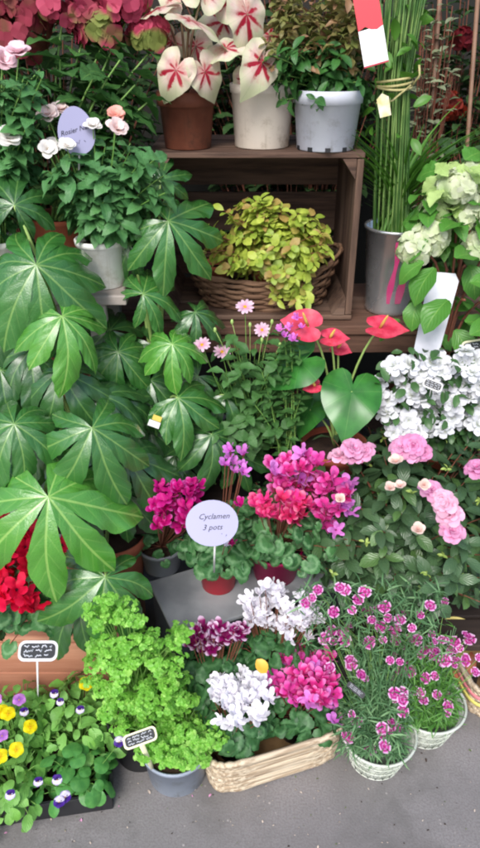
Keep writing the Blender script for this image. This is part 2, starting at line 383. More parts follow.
T_heart = polar([(0, 1.35), (10, 1.12), (25, .95), (50, .84), (90, .8), (130, .82), (155, .74), (172, .5), (180, .22)], 40, 6, -.12, .04, 5, 0, .12)
T_cal = polar([(0, 1.3), (9, 1.1), (25, .88), (55, .72), (90, .68), (130, .74), (155, .72), (172, .45), (180, .18)], 40, 6, -.16, .05, 7, 0, .15)
T_spathe = polar([(0, 1.25), (10, 1.05), (30, .88), (60, .78), (100, .74), (140, .74), (165, .6), (180, .25)], 36, 5, .12, .03, 4, 0, .1)
def fatsia(nl=8, seed=0, droop=.9, spread=300):
    r = random.Random(seed); items = []; V = []; F = []; U = []; n0 = 0
    gap = spread / (nl - 1)
    for i in range(nl):
        ang0 = -spread / 2 + i * gap; ang = ang0 + r.uniform(-.10, .10) * gap; L = 1 - .36 * (abs(ang) / (spread / 2)) ** 1.6 + r.uniform(-.12, .08); wk_ = r.uniform(.88, 1.12)
        ns, na = 20, 8; s = np.linspace(0, 1, ns + 1); half = math.tan(R(gap / 2))
        w = np.interp(s, [0, .24, .34, .60, .76, .89, .96, 1], [0, .24 * half, .122, .192, .186, .118, .05, 0])
        w = w * np.where(s > .3, wk_, 1); w = np.minimum(w, np.where(s < .3, s * half * 1.1, 1)); w = np.maximum(w, .001)
        w = w * (1 + np.where(s > .45, .045 * np.sin(s * 38 + r.uniform(0, 6)) + .03 * np.sin(s * 71), 0))
        t = np.linspace(-1, 1, na + 1); S, T = np.meshgrid(s, t, indexing='ij'); X = T * w[:, None]
        d = droop + .35 * r.uniform(-.6, 1)
        k = np.where(S > .35, S - .35, 0)
        Z = -.16 * S - d * .42 * S ** 2.2 + .16 * np.abs(X) * (1 + 0 * S) + .030 * np.sin(S * 19 - np.abs(T) * 2.5 + (T > 0) * r.uniform(-2, 2)) * np.abs(T) * np.minimum(1, k * 4) - .9 * X ** 2 * np.minimum(1, k * 3) / .2 * .6 + r.uniform(-.22, .22) * k * X * 6
        Yy = S * (1 - .08 * d * S); bend = r.uniform(-.22, .22); X2 = X * 1 + bend * k ** 2 * 2.2
        P3 = np.stack([X2 * L, Yy * L, Z * L], -1).reshape(-1, 3)
        a = -R(ang); ca, sa = math.cos(a), math.sin(a); P3 = np.stack([P3[:, 0] * ca - P3[:, 1] * sa, P3[:, 0] * sa + P3[:, 1] * ca, P3[:, 2]], 1)
        V.append(P3); F.append(grid_faces(ns, na) + n0); U.append(np.stack([X / .4 + .5, S], -1).reshape(-1, 2)); n0 += len(P3)
    return (np.concatenate(V), np.concatenate(F), np.concatenate(U))

# ------------------------------------------------------------------ plant builders
def leaf_normal(d, out, upw=.6, j=.35): return (out * (1 - upw) + UP * upw + rvec() * j).normalized()
def shoots(root, base, tips, T, lm, sm=M_stem, nleaf=12, size=.03, s0=.35, spread=1.0, r=.0016, tilt=.5, sizej=.3, name='foliage', bow=.0, tipleaf=4, light=.0):
    """branches from base to each tip, leaves spiralling along the outer part of each"""
    f = MB(); st = MB(); Ts = T if isinstance(T, list) else [T]
    for tp in tips:
        tp = Vector(tp); b = Vector(base) + Vector((rnd(-.02, .02), rnd(-.02, .02), 0)); mid = (b + tp) / 2; mid.x = b.x * .6 + tp.x * .4; mid.y = b.y * .6 + tp.y * .4; mid.z = b.z * .35 + tp.z * .65 + bow
        pts = qcurve(b, mid, tp, 7); tube(st, pts, [r * (1.3 - .6 * i / 7) for i in range(8)], 4, cap=False)
        a0 = rnd(0, 6.28)
        for k in range(nleaf):
            q = s0 + (1 - s0) * (k / max(nleaf - 1, 1)) ** .8; fi = q * 7; i = min(int(fi), 6); p = pts[i].lerp(pts[i + 1], fi - i); ax = (pts[i + 1] - pts[i]).normalized()
            a = a0 + k * 2.4; o1 = ax.orthogonal().normalized(); o2 = ax.cross(o1); rad = (o1 * math.cos(a) + o2 * math.sin(a))
            elev = tilt + (.9 * (q - s0) / (1 - s0 + 1e-6)) * .6
            d = (rad * spread + ax * elev + rvec() * .25).normalized(); n = (ax * 1.0 - d * d.dot(ax) + UP * .5 + rvec() * .3)
            s = size * rnd(1 - sizej, 1 + sizej) * (.75 + .25 * (1 if q < .85 else .7))
            f.stamp(random.choice(Ts), frame(p, n, d, s))
    part('stems', st, sm, root); return part(name, f, lm, root)
def dome(c, rx, ry, rz, n, lo=-.15, jit=.12, inner=.75):
    out = []; 
    for i in range(n):
        z = 1 - (i + .5) / n * (1 - lo); a = i * 2.39996 + rnd(-.3, .3); r = math.sqrt(max(0, 1 - z * z)); q = rnd(inner, 1.05)
        out.append(Vector((c[0] + rx * r * math.cos(a) * q, c[1] + ry * r * math.sin(a) * q, c[2] + rz * z * q)) + rvec() * jit * .1)
    return out
def rosette(root, base, c, rx, ry, rz, n, T, lm, size, sizej=.25, sm=M_stemr, face=.5, lo=-.1, inner=.6, j=.3, r=.0012):
    """long-stalked leaves, each blade lying on a dome and tipped outward"""
    f = MB(); st = MB(); base = Vector(base)
    for p in dome(c, rx, ry, rz, n, lo, .1, inner):
        out = (p - base); out.z *= .3
        if out.length < 1e-4: out = Vector((1, 0, 0))
        out.normalize(); nrm = (UP * face + (p - Vector(c)).normalized() * (1 - face) + rvec() * j)
        mid = (base + p) / 2; mid.x = base.x * .5 + p.x * .5; mid.y = base.y * .5 + p.y * .5; mid.z = p.z - .01
        tube(st, qcurve(base, mid, p, 4), r, 4, cap=False)
        f.stamp(T, frame(p, nrm, out + rvec() * .4, size * rnd(1 - sizej, 1 + sizej)))
    part('stems', st, sm, root); return part('foliage', f, lm, root)
def flowers(root, meshes, pts, base, size, sj=.15, up=.5, j=.3, stm=M_stemr, r=.0011, name='flower', stalk=True, camw=.6, tipd=None):
    st = MB()
    for p in pts:
        p = Vector(p); d = (CP - p).normalized(); out = (p - Vector(base)); out.normalize()
        nrm = (UP * up + d * camw + out * .35 + rvec() * j).normalized()
        inst(name, random.choice(meshes), frame(p, nrm, tipd or rvec(), size * rnd(1 - sj, 1 + sj)), root)
        if stalk:
            b = Vector(base); mid = Vector((b.x * .4 + p.x * .6, b.y * .4 + p.y * .6, (b.z + p.z) / 2 + .0)); tube(st, qcurve(b, mid, p - nrm * .003, 5), r, 4, cap=False)
    if stalk: part('flower_stalks', st, stm, root)
def blob(px, py, rx, ry, n, Y, dY=.03, sep=.0):
    out = []; k = 0; tries = 0
    while len(out) < n and tries < n * 60:
        tries += 1; a = rnd(0, 6.28); q = math.sqrt(rnd(0, 1)); x = px + rx * q * math.cos(a); y = py + ry * q * math.sin(a)
        if sep and any((x - o[0]) ** 2 + (y - o[1]) ** 2 < sep * sep for o in out): continue
        out.append((x, y, Y + rnd(-dY, dY)))
    return [P(*o) for o in out]
def fl_mesh(name, T, mats, extra=None):
    mb = MB(); mb.stamp(T, Matrix.Identity(4), 0)
    for e in (extra or []): e(mb)
    me = mb.mesh(name)
    for m in (mats if isinstance(mats, (list, tuple)) else [mats]): me.materials.append(m)
    return me
def cyc_T(seed):
    r = random.Random(seed); it = []
    for k in range(5):
        pt = blade([(0, .1), (.25, .22), (.6, .31), (.85, .24), (1, .06)], 7, 4, -.15, .7 + r.uniform(-.4, .5), .3, 1.5, 0, r.uniform(.3, .9), .2)
        it.append((pt, Rz(k * 1.2566 + r.uniform(-.2, .2)) @ Tr(0, .08, 0) @ Rx(r.uniform(.55, 1.2))))
    return join(*it)
def nose(rad=.13, ln=.2):
    def f(mb): lathe(mb, (0, 0, -ln), [(.001, 0), (rad * .8, .03), (rad, ln * .5), (rad * .8, ln)], 8, 1)
    return f
def ruffle_T(seed, layers=((7, 1, .25), (6, .78, .7), (5, .52, 1.05), (3, .3, 1.3)), wav=.35):
    r = random.Random(seed); it = []
    for (n, s, el) in layers:
        o = r.uniform(0, 6.28)
        for k in range(n):
            pt = blade([(0, .1), (.3, .3), (.65, .46), (.88, .40), (1, .16)], 7, 5, .25, .7 + r.uniform(-.2, .3), wav, 1.6)
            it.append((pt, Rz(o + k * 6.283 / n + r.uniform(-.15, .15)) @ Tr(0, .03, .02) @ Rx(el + r.uniform(-.15, .15)) @ Sc(s * r.uniform(.9, 1.05))))
    return join(*it)
def open_T(n, prof, seed, el=.15, dr=.3, wav=.1, ser=0, ns=6, na=4):
    r = random.Random(seed); it = []
    for k in range(n):
        it.append((blade(prof, ns, na, .1, dr + r.uniform(-.15, .15), wav, 2, ser), Rz(k * 6.283 / n + r.uniform(-.1, .1)) @ Rx(el + r.uniform(-.1, .1)) @ Tr(0, .02, 0)))
    return join(*it)
M_throat = plain('flower_throat', '8a1448', .6); M_yc = plain('yellow_centre', 'e0b020', .8, 0, 'c08a10', 200, .5)
def cyc_meshes(tag, mat, nm=M_throat): return [fl_mesh('flower', cyc_T(i * 7 + tag), [mat, nm], [nose()]) for i in range(4)]
F_mag = cyc_meshes(1, petal_mat('magenta_petal', 'b00a68', 'd81488', 'e070c8', var='b8087a', mid=.7))
F_hot = cyc_meshes(2, petal_mat('hot_pink_petal', 'a80640', 'e82c90', 'f490cc', mid=.55, var='e04cb0'))
F_coral = cyc_meshes(3, petal_mat('coral_pink_petal', 'b80c44', 'ee3c7c', 'f488a8', mid=.6, var='f03c98'))
F_redc = cyc_meshes(4, petal_mat('crimson_petal', 'a00018', 'd8062c', var='e81a50'))
F_whc = cyc_meshes(5, petal_mat('white_cyclamen_petal', 'e8e4f0', 'f0eff4', trans=.25), plain('pale_throat', 'c8c4d4', .6))
F_lil = cyc_meshes(6, petal_mat('lilac_petal', 'c850c0', 'd884e0', var='e890d8'))
F_bic = cyc_meshes(7, petal_mat('purple_white_petal', '780850', '980c6c', 'e8c8e4', mid=.55))
M_rosep = petal_mat('pale_rose_petal', 'f0c0b4', 'f4e0dc', trans=.3); M_rosek = petal_mat('rose_pink_heart', 'e04870', 'f4d4dc', trans=.3, stop=.6); M_rosec = petal_mat('peach_rose_petal', 'f09078', 'f4b4a4', trans=.3); M_rosew = petal_mat('white_rose_petal', 'ece0d0', 'f4f1ec', trans=.3)
RL = ((5, 1, .75), (5, .92, 1.0), (4, .78, 1.15), (3, .6, 1.35), (3, .42, 1.5))
def rose_mesh(m, s): return [fl_mesh('rose_flower', ruffle_T(s + i, RL, .04), m) for i in range(2)]
F_rp, F_rk, F_rc, F_rw = rose_mesh(M_rosep, 10), rose_mesh(M_rosek, 20), rose_mesh(M_rosec, 30), rose_mesh(M_rosew, 40)
F_azp = [fl_mesh('flower', ruffle_T(50 + i), petal_mat('azalea_pink%d' % i, a, b)) for i, (a, b) in enumerate((('d468a4', 'e8a8cc'), ('d05898', 'e49cc8'), ('e890b4', 'eebcd4')))]
F_azb = [fl_mesh('flower_bud', ruffle_T(60 + i, ((4, 1, 1.15), (3, .85, 1.4)), .1), petal_mat('azalea_bud%d' % i, 'e8b0a8', 'f0d8cc')) for i in range(2)]
M_azw = petal_mat('azalea_white', 'ccd2c4', 'e2e4ea', trans=.25)
def open_T2(sd):
    pr = [(0, .08), (.3, .24), (.65, .36), (.88, .26), (1, .06)]
    return join((open_T(6, pr, sd, .2, .6, .34, 0, 7, 4), Matrix.Identity(4)), (open_T(5, pr, sd + 9, .7, .5, .34, 0, 7, 4), Rz(.5) @ Sc(.8)), (open_T(3, pr, sd + 19, 1.15, .3, .1, 0, 6, 4), Sc(.5)))
F_azw = [fl_mesh('flower', open_T2(70 + i), M_azw) for i in range(4)]
def ring(mb, r=.16, mi=1, z=.03): lathe(mb, (0, 0, z), [(r, 0), (r * .7, .05), (.001, .07)], 10, mi)
DP = [(0, .06), (.35, .2), (.7, .42), (.92, .46), (1, .34)]
def dian_mat(nm, a, b, c):
    g = G(nm); u, v = g.uv(); col = g.mix(g.sm(v, .15, .4), lin(a), lin(b)); col = g.mix(g.ma('MULTIPLY', g.sm(v, .42, .5), g.sm(v, .66, .72, 1, 0)), col, lin(a)); col = g.mix(g.sm(v, .78, .9), col, lin(c))
    g.set(col, .6, 0, .2); g.translucent(col, .3); return g.m
M_dia = dian_mat('dianthus_petal', 'bc3088', 'dc84c8', 'f0d0ec'); M_dia2 = dian_mat('dianthus_petal_deep', 'ac2480', 'd468b4', 'ecc0e4')
F_dia = [fl_mesh('flower', open_T(5, DP, 80 + i, .3, .3, .15, .03, 8), [[M_dia, M_dia2][i % 2], M_throat], [lambda mb: ring(mb, .07)]) for i in range(4)]
PP = [(0, .1), (.3, .4), (.65, .56), (.9, .4), (1, .12)]
def pans_mesh(nm, mats): 
    it = []
    for a, s, m in ((0, .8, 0), (72, .85, 0), (-72, .85, 0), (145, .9, 1), (-145, .9, 1)):
        it.append((a, s, m))
    mb = MB()
    for k, (a, s, m) in enumerate(it): mb.stamp(blade(PP, 6, 4, .1, .3 + .1 * k % .3, .15, 1.5), Rz(R(180 + a)) @ Rx(.12) @ Tr(0, .02, .01 * k) @ Sc(s), m)
    ring(mb, .1, 2); me = mb.mesh(nm)
    for m in mats: me.materials.append(m)
    return me
M_yel = petal_mat('yellow_petal', 'dcb800', 'ecdc10', stop=.5); M_pur = petal_mat('violet_petal', '2a1058', '4a2090'); M_wv = petal_mat('white_violet_petal', 'e8e0f0', 'e4e0f0', '7a50b0', mid=.7); M_lilp = petal_mat('lilac_viola', 'a060c0', 'cc88dc'); M_dk = plain('dark_eye', '1c0c20', .6)
F_yel = pans_mesh('flower', [M_yel, M_yel, M_yc]); F_vio = pans_mesh('flower', [M_wv, M_pur, M_yc]); F_lip = pans_mesh('flower', [M_lilp, M_lilp, M_yc]); F_prp = pans_mesh('flower', [M_pur, M_wv, M_yc])
F_ane = [fl_mesh('flower', open_T(12, [(0, .05), (.4, .16), (.75, .2), (1, .08)], 90 + i, .25, .3, .1), [petal_mat('anemone_petal%d' % i, 'dc98bc', 'eecadc'), M_yc], [lambda mb: ring(mb, .24)]) for i in range(2)]

# leaf materials
L_fat = leaf_mat('fatsia_leaf', '2f7a3a', '266a32', '94bc70', .42, 6, .26, .6, .22, midw=.08, vbump=.7, slope=.28)
L_fatl = leaf_mat('fatsia_leaf_young', '4a983a', '3c8a36', 'acd480', .45, 6, .26, .6, .22, midw=.08, vbump=.7, slope=.28)
L_fatd = leaf_mat('fatsia_leaf_old', '286636', '1f5830', '7cac68', .38, 6, .28, .55, .2, midw=.08, vbump=.6, slope=.28)
L_rose = leaf_mat('rose_leaf', '34704a', '4a8658', '5c9a60', .5, 6, .45, .5, .2)
L_hyd = leaf_mat('hydrangea_leaf', '2c6038', '3c7440', '6a9a58', .6, 6, .5, .4, .25)
L_aza = leaf_mat('azalea_leaf', '2e4e3c', '42664e', '587a5c', .12, 5, .33, .5, .15, '4c7448')
L_azw = leaf_mat('white_azalea_leaf', '2c5638', '3e6a44', None, trans=.15)
L_nan = leaf_mat('nandina_leaf', '245c34', '34703c', '4c8a48', .3, 5, .42, .5, .2)
L_nanr = leaf_mat('nandina_tip_leaf', '708048', '806c50', '8a8a58', .15, 5, .45, .5, .25, '94685c')
L_euo = leaf_mat('golden_leaf', '84a040', 'b4c058', 'd8d880', .15, 5, .4, .5, .3, 'a88858')
L_cyc = None
def marble(nm, c1, c2, c3):
    g = G(nm); tc = g.n('TexCoord'); vm = g.n('VectorMath', operation='SUBTRACT'); g.L(tc.outputs['UV'], vm.inputs[0]); vm.inputs[1].default_value = (.5, .5, 0)
    ln = g.n('VectorMath', operation='LENGTH'); g.L(vm.outputs[0], ln.inputs[0]); r_ = g.ma('ADD', ln.outputs['Value'], g.ma('MULTIPLY', g.ma('SUBTRACT', g.noise(9, 3, tc.outputs['UV']), .5), .18))
    col = g.mix(g.isl(), lin(c1), lin(c2)); rg = g.ma('MULTIPLY', g.sm(r_, .2, .29), g.sm(r_, .33, .41, 1, 0)); col = g.mix(g.ma('MULTIPLY', rg, .5), col, lin(c3))
    sp = g.n('SeparateXYZ'); g.L(vm.outputs[0], sp.inputs[0]); th = g.ma('ARCTAN2', sp.outputs[0], sp.outputs[1]); v = g.sm(g.ma('ABSOLUTE', g.ma('SINE', g.ma('MULTIPLY', th, 4.5))), 0, .16, 1, 0)
    col = g.mix(g.ma('MULTIPLY', v, .25), col, lin(c3)); g.bump(v, -.4, .002)
    g.set(col, .5, 0, .4); g.translucent(col, .18); return g.m
L_cyc = marble('cyclamen_leaf', '346438', '4c8048', '84ae7c'); L_cyc2 = marble('cyclamen_leaf_dark', '28542c', '386636', '5c8a58')
L_par = leaf_mat('parsley_leaf', '6cb84c', '8cd060', None, rough=.45, trans=.45, c3='a4dc78')
L_pan = leaf_mat('pansy_leaf', '5c9c50', '7cb868', '90c47c', .2, 5, .45, .45, .25, '68a84c')
L_dia = leaf_mat('dianthus_leaf', '3e6c50', '4e8060', None, rough=.55, trans=.22, c3='74a080'); L_dia2 = leaf_mat('dianthus_leaf_fresh', '3c7a38', '549044', None, rough=.5, trans=.25)
L_ane = leaf_mat('anemone_leaf', '2e6034', '44784a', '5a8a54', .15, 5, .5, .4, .25)
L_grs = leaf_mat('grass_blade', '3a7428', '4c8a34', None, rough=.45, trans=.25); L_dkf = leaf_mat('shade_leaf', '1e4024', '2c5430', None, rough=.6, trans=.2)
L_grey = leaf_mat('grey_leaf', '6a7468', '8a9284', None, rough=.6, trans=.2)
L_ant = leaf_mat('anthurium_leaf_plain', '2c7038', '307a3c', None, rough=.3)
def heartmat(nm, c1, c2, vc, rough, k=3.5, vw=.1, vst=.4, tr=.15):
    g = G(nm); tc = g.n('TexCoord'); vm = g.n('VectorMath', operation='SUBTRACT'); g.L(tc.outputs['UV'], vm.inputs[0]); vm.inputs[1].default_value = (.5, .5, 0)
    sp = g.n('SeparateXYZ'); g.L(vm.outputs[0], sp.inputs[0]); th = g.ma('ARCTAN2', sp.outputs[0], sp.outputs[1]); ln = g.n('VectorMath', operation='LENGTH'); g.L(vm.outputs[0], ln.inputs[0])
    v = g.ma('MULTIPLY', g.sm(g.ma('ABSOLUTE', g.ma('SINE', g.ma('MULTIPLY', th, k))), 0, vw, 1, 0), g.sm(ln.outputs['Value'], .35, .6, 1, .2))
    col = g.mix(g.sm(g.noise(5, 3, tc.outputs['UV']), .3, .7), lin(c1), lin(c2)); col = g.mix(g.ma('MULTIPLY', v, vst), col, lin(vc)); g.bump(v, -.5, .003)
    g.set(col, rough, 0, .5); g.translucent(col, tr); return g.m
L_ant = heartmat('anthurium_leaf', '2c6428', '3a7c32', '74a054', .28, 3.5, .05, .5)
M_spa = heartmat('anthurium_spathe', 'c42c48', 'dc5068', 'a42840', .22, 3.0, .08, .4, .12)
g = G('caladium_leaf'); tc = g.n('TexCoord'); vm = g.n('VectorMath', operation='SUBTRACT'); g.L(tc.outputs['UV'], vm.inputs[0]); vm.inputs[1].default_value = (.5, .5, 0)
sp = g.n('SeparateXYZ'); g.L(vm.outputs[0], sp.inputs[0]); th = g.ma('ARCTAN2', sp.outputs[0], sp.outputs[1]); ln = g.n('VectorMath', operation='LENGTH'); g.L(vm.outputs[0], ln.inputs[0]); rr = ln.outputs['Value']
ofs = g.n('VectorMath', operation='ADD'); g.L(tc.outputs['UV'], ofs.inputs[0]); cb_ = g.n('CombineXYZ'); g.L(g.ma('MULTIPLY', g.rob(), 9), cb_.inputs[0]); g.L(g.ma('MULTIPLY', g.rob(), 7), cb_.inputs[2]); g.L(cb_.outputs[0], ofs.inputs[1]); nz = g.noise(8, 5, ofs.outputs[0], .6); star = g.ma('POWER', g.ma('ABSOLUTE', g.ma('COSINE', g.ma('MULTIPLY', g.ma('ADD', th, g.ma('MULTIPLY', g.ma('SUBTRACT', nz, .5), .35)), 3.5))), 2.6)
lim = g.ma('ADD', g.ma('ADD', .06, g.ma('MULTIPLY', star, g.ma('ADD', .20, g.ma('MULTIPLY', g.ma('COSINE', th), .12)))), g.ma('MULTIPLY', g.ma('SUBTRACT', nz, .5), .5)); red = g.sm(g.ma('SUBTRACT', rr, lim), -.12, .03, 1, 0)
col = g.mix(g.sm(g.noise(4, 3, tc.outputs['UV']), .35, .65), lin('e6d8c8'), lin('d8dcb8')); col = g.mix(g.sm(rr, .22, .45, 0, .7), col, lin('b0c890')); col = g.mix(g.ma('MULTIPLY', g.rob(), .2), col, lin('e8b4b8')); halo = g.sm(g.ma('ADD', rr, g.ma('MULTIPLY', g.ma('SUBTRACT', nz, .5), .5)), .05, .30, .5, 0); col = g.mix(halo, col, lin('d4607c')); col = g.mix(red, col, lin('b01838')); gv = g.sm(g.ma('ABSOLUTE', g.ma('SINE', g.ma('MULTIPLY', th, 7))), 0, .12, .3, 0); col = g.mix(gv, col, lin('88a870'))
g.set(col, .45, 0, .4); g.translucent(col, .3); L_cal = g.m

# ------------------------------------------------------------------ upper shelf, left: hydrangea and roses
def hyd_head(root, c, rad, m, name='flower_head', n=110, sz=.017, squash=.75):
    f = MB(); T = open_T(4, [(0, .1), (.3, .45), (.7, .62), (1, .2)], int(c[0] * 999) % 97, .1, .2, .12, 0, 3, 3)
    for p in dome(c, rad, rad, rad * squash, n, -.7, .05, .85):
        nn = (p - Vector(c)).normalized() + rvec() * .35; f.stamp(T, frame(p, nn, rvec(), sz * rnd(.8, 1.15)))
    return part(name, f, m, root)
def hydmat(nm, a, b, c_):
    g = G(nm); i = g.isl(); col = g.mix(i, lin(a), lin(b)); nz = g.sm(g.noise(11, 2, g.obj()), .50, .62); col = g.mix(nz, col, lin(c_)); g.set(col, .6, 0, .25); g.translucent(col, .3); return g.m
M_hp = hydmat('pink_hydrangea_petal', 'a43450', 'c4506c', '84904c'); M_hr = hydmat('dusky_pink_hydrangea_petal', '84303f', 'ac4458', '805040')
b = Vector((-.42, 1.62, 1.0)); t = thing('hydrangea', 'hydrangea with bright pink and lime green flower heads above the roses', 'hydrangea', b)
pot(t, b, .075, .055, .13, M_terra)
heads = [(62, 4, .06, M_hp), (100, 30, .05, M_hp), (148, 34, .038, M_hp), (125, 4, .05, M_hp), (84, 16, .04, M_hr)]
tips = [P(x, y + 20, 1.68) for x, y, r_, m_ in heads] + [P(x, y, Y) for x, y, Y in ((60, 60, 1.62), (120, 60, 1.6), (95, 75, 1.58), (135, 85, 1.62), (75, 95, 1.62), (150, 100, 1.64), (40, 90, 1.65), (110, 95, 1.64), (130, 110, 1.66))]
shoots(t, b + Vector((0, 0, .12)), tips, T_ser, L_hyd, nleaf=7, size=.085, s0=.5, r=.003, tilt=.2)
for x, y, r_, m_ in heads: hyd_head(t, P(x, y, 1.68), r_, m_, n=48, sz=.019)
b = Vector((-.66, 1.66, 1.0)); t = thing('hydrangea', 'dusky red hydrangea cut by the top left corner above the pink-hearted rose', 'hydrangea', b); pot(t, b, .075, .055, .13, M_terra)
heads = [(10, 35, .085, M_hr), (28, 5, .07, M_hr), (-25, 10, .08, M_hr)]
shoots(t, b + Vector((0, 0, .12)), [P(x, y + 15, 1.72) for x, y, _, _ in heads] + [P(5, 90, 1.66), P(40, 70, 1.66), P(-20, 90, 1.66)], T_ser, L_hyd, nleaf=8, size=.08, s0=.5, r=.003)
for x, y, r_, m_ in heads: hyd_head(t, P(x, y, 1.7), r_, m_, n=55, sz=.020)

def rose_bush(label, b, potmat, leafpts, fl, rt=.056, h=.10, tag=None):
    t = thing('rose_plant', label, 'rose', b, 'miniature roses in white pots'); pot(t, b, rt, rt * .82, h, potmat, .014)
    shoots(t, b + Vector((0, 0, h - .01)), leafpts, [T_ser, T_ell2], L_rose, nleaf=15, size=.044, s0=.25, r=.0018, tilt=.2)
    for meshes, pts, s in fl: flowers(t, meshes, pts, b + Vector((0, 0, h)), s, .1, .4, .35, M_stem, .0014, 'rose_flower')
    return t
cw = P(105, 288, 1.51)
b = Vector((cw.x, 1.51, 1.0)); lp = []
for _ in range(58):
    x = random.gauss(105, 34); y = rnd(142, 224); x = min(max(x, 48), 165); lp.append(P(x, y, 1.50 + rnd(-.08, .10)))
rose_bush('rose with pale pink and peach blooms in a white pot on the grey plank', b, M_whitepot, lp,
    [(F_rp, [P(48, 116, 1.5), P(116, 130, 1.45), P(60, 112, 1.55)], .026), (F_rw, [P(47, 150, 1.44), P(67, 147, 1.44), P(93, 128, 1.46), P(52, 146, 1.5)], .021), (F_rc, [P(116, 117, 1.49)], .024)], .056, .105)
cw = P(-2, 262, 1.5); b = Vector((cw.x, 1.52, 1.0)); lp = [P(rnd(-30, 45), rnd(75, 200), 1.5 + rnd(-.06, .12)) for _ in range(50)]
rose_bush('rose with pink-hearted white bloom in a pot cut by the left edge', b, M_whitepot, lp, [(F_rk, [P(18, 56, 1.5), P(2, 62, 1.52)], .034), (F_rw, [P(8, 140, 1.44), P(-6, 138, 1.5)], .030)], .05, .10)

# ------------------------------------------------------------------ on the crate: caladiums, nandina
def cal_leaf(root, px, py, Y, r, tip, nrm_up=.4, j=.1, base=None, T=T_cal, lm=L_cal, name='leaf', side=0):
    p = P(px, py, Y); nn = ((CP - p).normalized() * (1 - nrm_up) + UP * nrm_up + CR * side + rvec() * j)
    me = MB(); me.stamp(T, Matrix.Identity(4)); mesh = me.mesh(name); mesh.materials.append(lm)
    inst(name, mesh, frame(p, nn, imdir(tip), r), root)
    if base is not None:
        m = MB(); mid = Vector((base.x * .7 + p.x * .3, base.y * .7 + p.y * .3, p.z * .75 + base.z * .25)); tube(m, qcurve(base, mid, p, 7), [.0035, .0033, .003, .003, .0028, .0026, .0024, .0022], 6); part('leaf_stalk', m, plain('mottled_stalk', '8a7a5c', .5, 0, '6a4a3c', 60) if lm == L_cal else M_stemp, root)
b = Vector((P(188, 143, 1.72).x, 1.72, 1.263)); t = thing('caladium', 'cream and red caladium in a brown terracotta pot on the crate', 'caladium', b)
pot(t, b, .068, .052, .12, M_brownpot, .03, .006); bs = b + Vector((0, 0, .11))
for px, py, Y, r, tip, u, s in ((176, 70, 1.62, .054, -125, .20, -.25), (205, 72, 1.63, .052, -48, .15, .35), (190, 20, 1.64, .072, 5, .72, .1), (172, 42, 1.74, .046, -110, .3, 0), (160, 8, 1.68, .06, 165, .7, -.2), (205, -8, 1.74, .06, 60, .4, 0), (196, 46, 1.80, .05, -80, .3, 0), (148, 24, 1.76, .045, 200, .5, -.3), (178, -8, 1.72, .06, 110, .3, 0)):
    cal_leaf(t, px, py, Y, r * 1.13, tip, u, .22, bs, side=s)
b = Vector((P(262, 133, 1.74).x, 1.74, 1.263)); t = thing('caladium', 'pink-white caladium in a cream white pot beside the brown pot', 'caladium', b)
pot(t, b, .075, .062, .135, M_creampot, .02, .003); bs = b + Vector((0, 0, .12))
for px, py, Y, r, tip, u, s in ((262, 62, 1.62, .058, -110, .05, .35), (226, 48, 1.66, .060, 8, .82, -.1), (247, 14, 1.66, .066, -60, .15, .4), (232, 0, 1.76, .06, 100, .3, -.2), (224, 22, 1.82, .055, 190, .35, 0), (270, 36, 1.8, .05, 30, .5, 0), (245, 80, 1.70, .04, -100, .2, -.2)):
    cal_leaf(t, px, py, Y, r * 1.13, tip, u, .22, bs, side=s)
b = Vector((P(325, 148, 1.70).x, 1.70, 1.263)); t = thing('nandina', 'nandina bush with reddish tips in a pale grey plastic pot on the crate', 'shrub', b)
pot(t, b, .079, .064, .125, M_lgreypot, .028, .004)
for k in range(10):
    m = MB(); a = k * .628 + .3; box(m, (b.x + .0640 * math.cos(a), b.y + .0640 * math.sin(a), b.z + .005), (.007, .012, .009), a); part('drain_hole', m, M_blackpl, t, False)
lp = [P(rnd(268, 368), rnd(45, 105), 1.70 + rnd(-.09, .1)) for _ in range(70)]
shoots(t, b + Vector((0, 0, .12)), lp, [T_ell, T_ell2], L_nan, nleaf=13, size=.036, s0=.35, r=.0016, tilt=.2)
f = MB()
lp = [P(rnd(266, 360), rnd(-15, 45), 1.72 + rnd(-.09, .1)) for _ in range(60)]
for tp in lp:
    for k in range(12):
        d = (rvec() + UP * .3 + (tp - b).normalized() * .4).normalized(); f.stamp(random.choice([T_ell, T_ell2]), frame(tp - UP * rnd(0, .06) + rvec() * .008, UP + rvec() * .6, d, .034 * rnd(.6, 1.2)))
part('young_foliage', f, L_nanr, t)

# ------------------------------------------------------------------ bucket of green stems, with tag
b = Vector((P(389, 303, 1.72).x, 1.73, .858)); t = thing('metal_bucket', 'shiny galvanised bucket with painted-on pink reflections holding the green stems', 'bucket', b)
g = G('galvanised_steel'); co = g.obj(); nz = g.noise(7, 3, co); g.set(g.mix(nz, lin('eceef0'), lin('c0c4c8')), g.sm(nz, .3, .7, .2, .36), .85); g.bump(g.noise(9, 2, co), .5, .012); M_galv = g.m
m = MB(); H = .222; lathe(m, b, [(.001, 0), (.058, 0), (.061, .004), (.060, .012), (.076, H - .01), (.080, H - .008), (.081, H - .003), (.079, H), (.076, H - .004), (.058, .02), (.001, .018)], 48); part('body', m, M_galv, t)
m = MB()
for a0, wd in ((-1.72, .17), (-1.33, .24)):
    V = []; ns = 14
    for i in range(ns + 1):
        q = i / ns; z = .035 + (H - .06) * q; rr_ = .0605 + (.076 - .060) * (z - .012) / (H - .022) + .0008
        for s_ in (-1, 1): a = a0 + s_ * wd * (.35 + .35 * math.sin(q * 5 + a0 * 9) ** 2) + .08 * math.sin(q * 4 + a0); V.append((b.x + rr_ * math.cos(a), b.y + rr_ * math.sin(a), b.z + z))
    m.add(V, grid_faces(ns, 1))
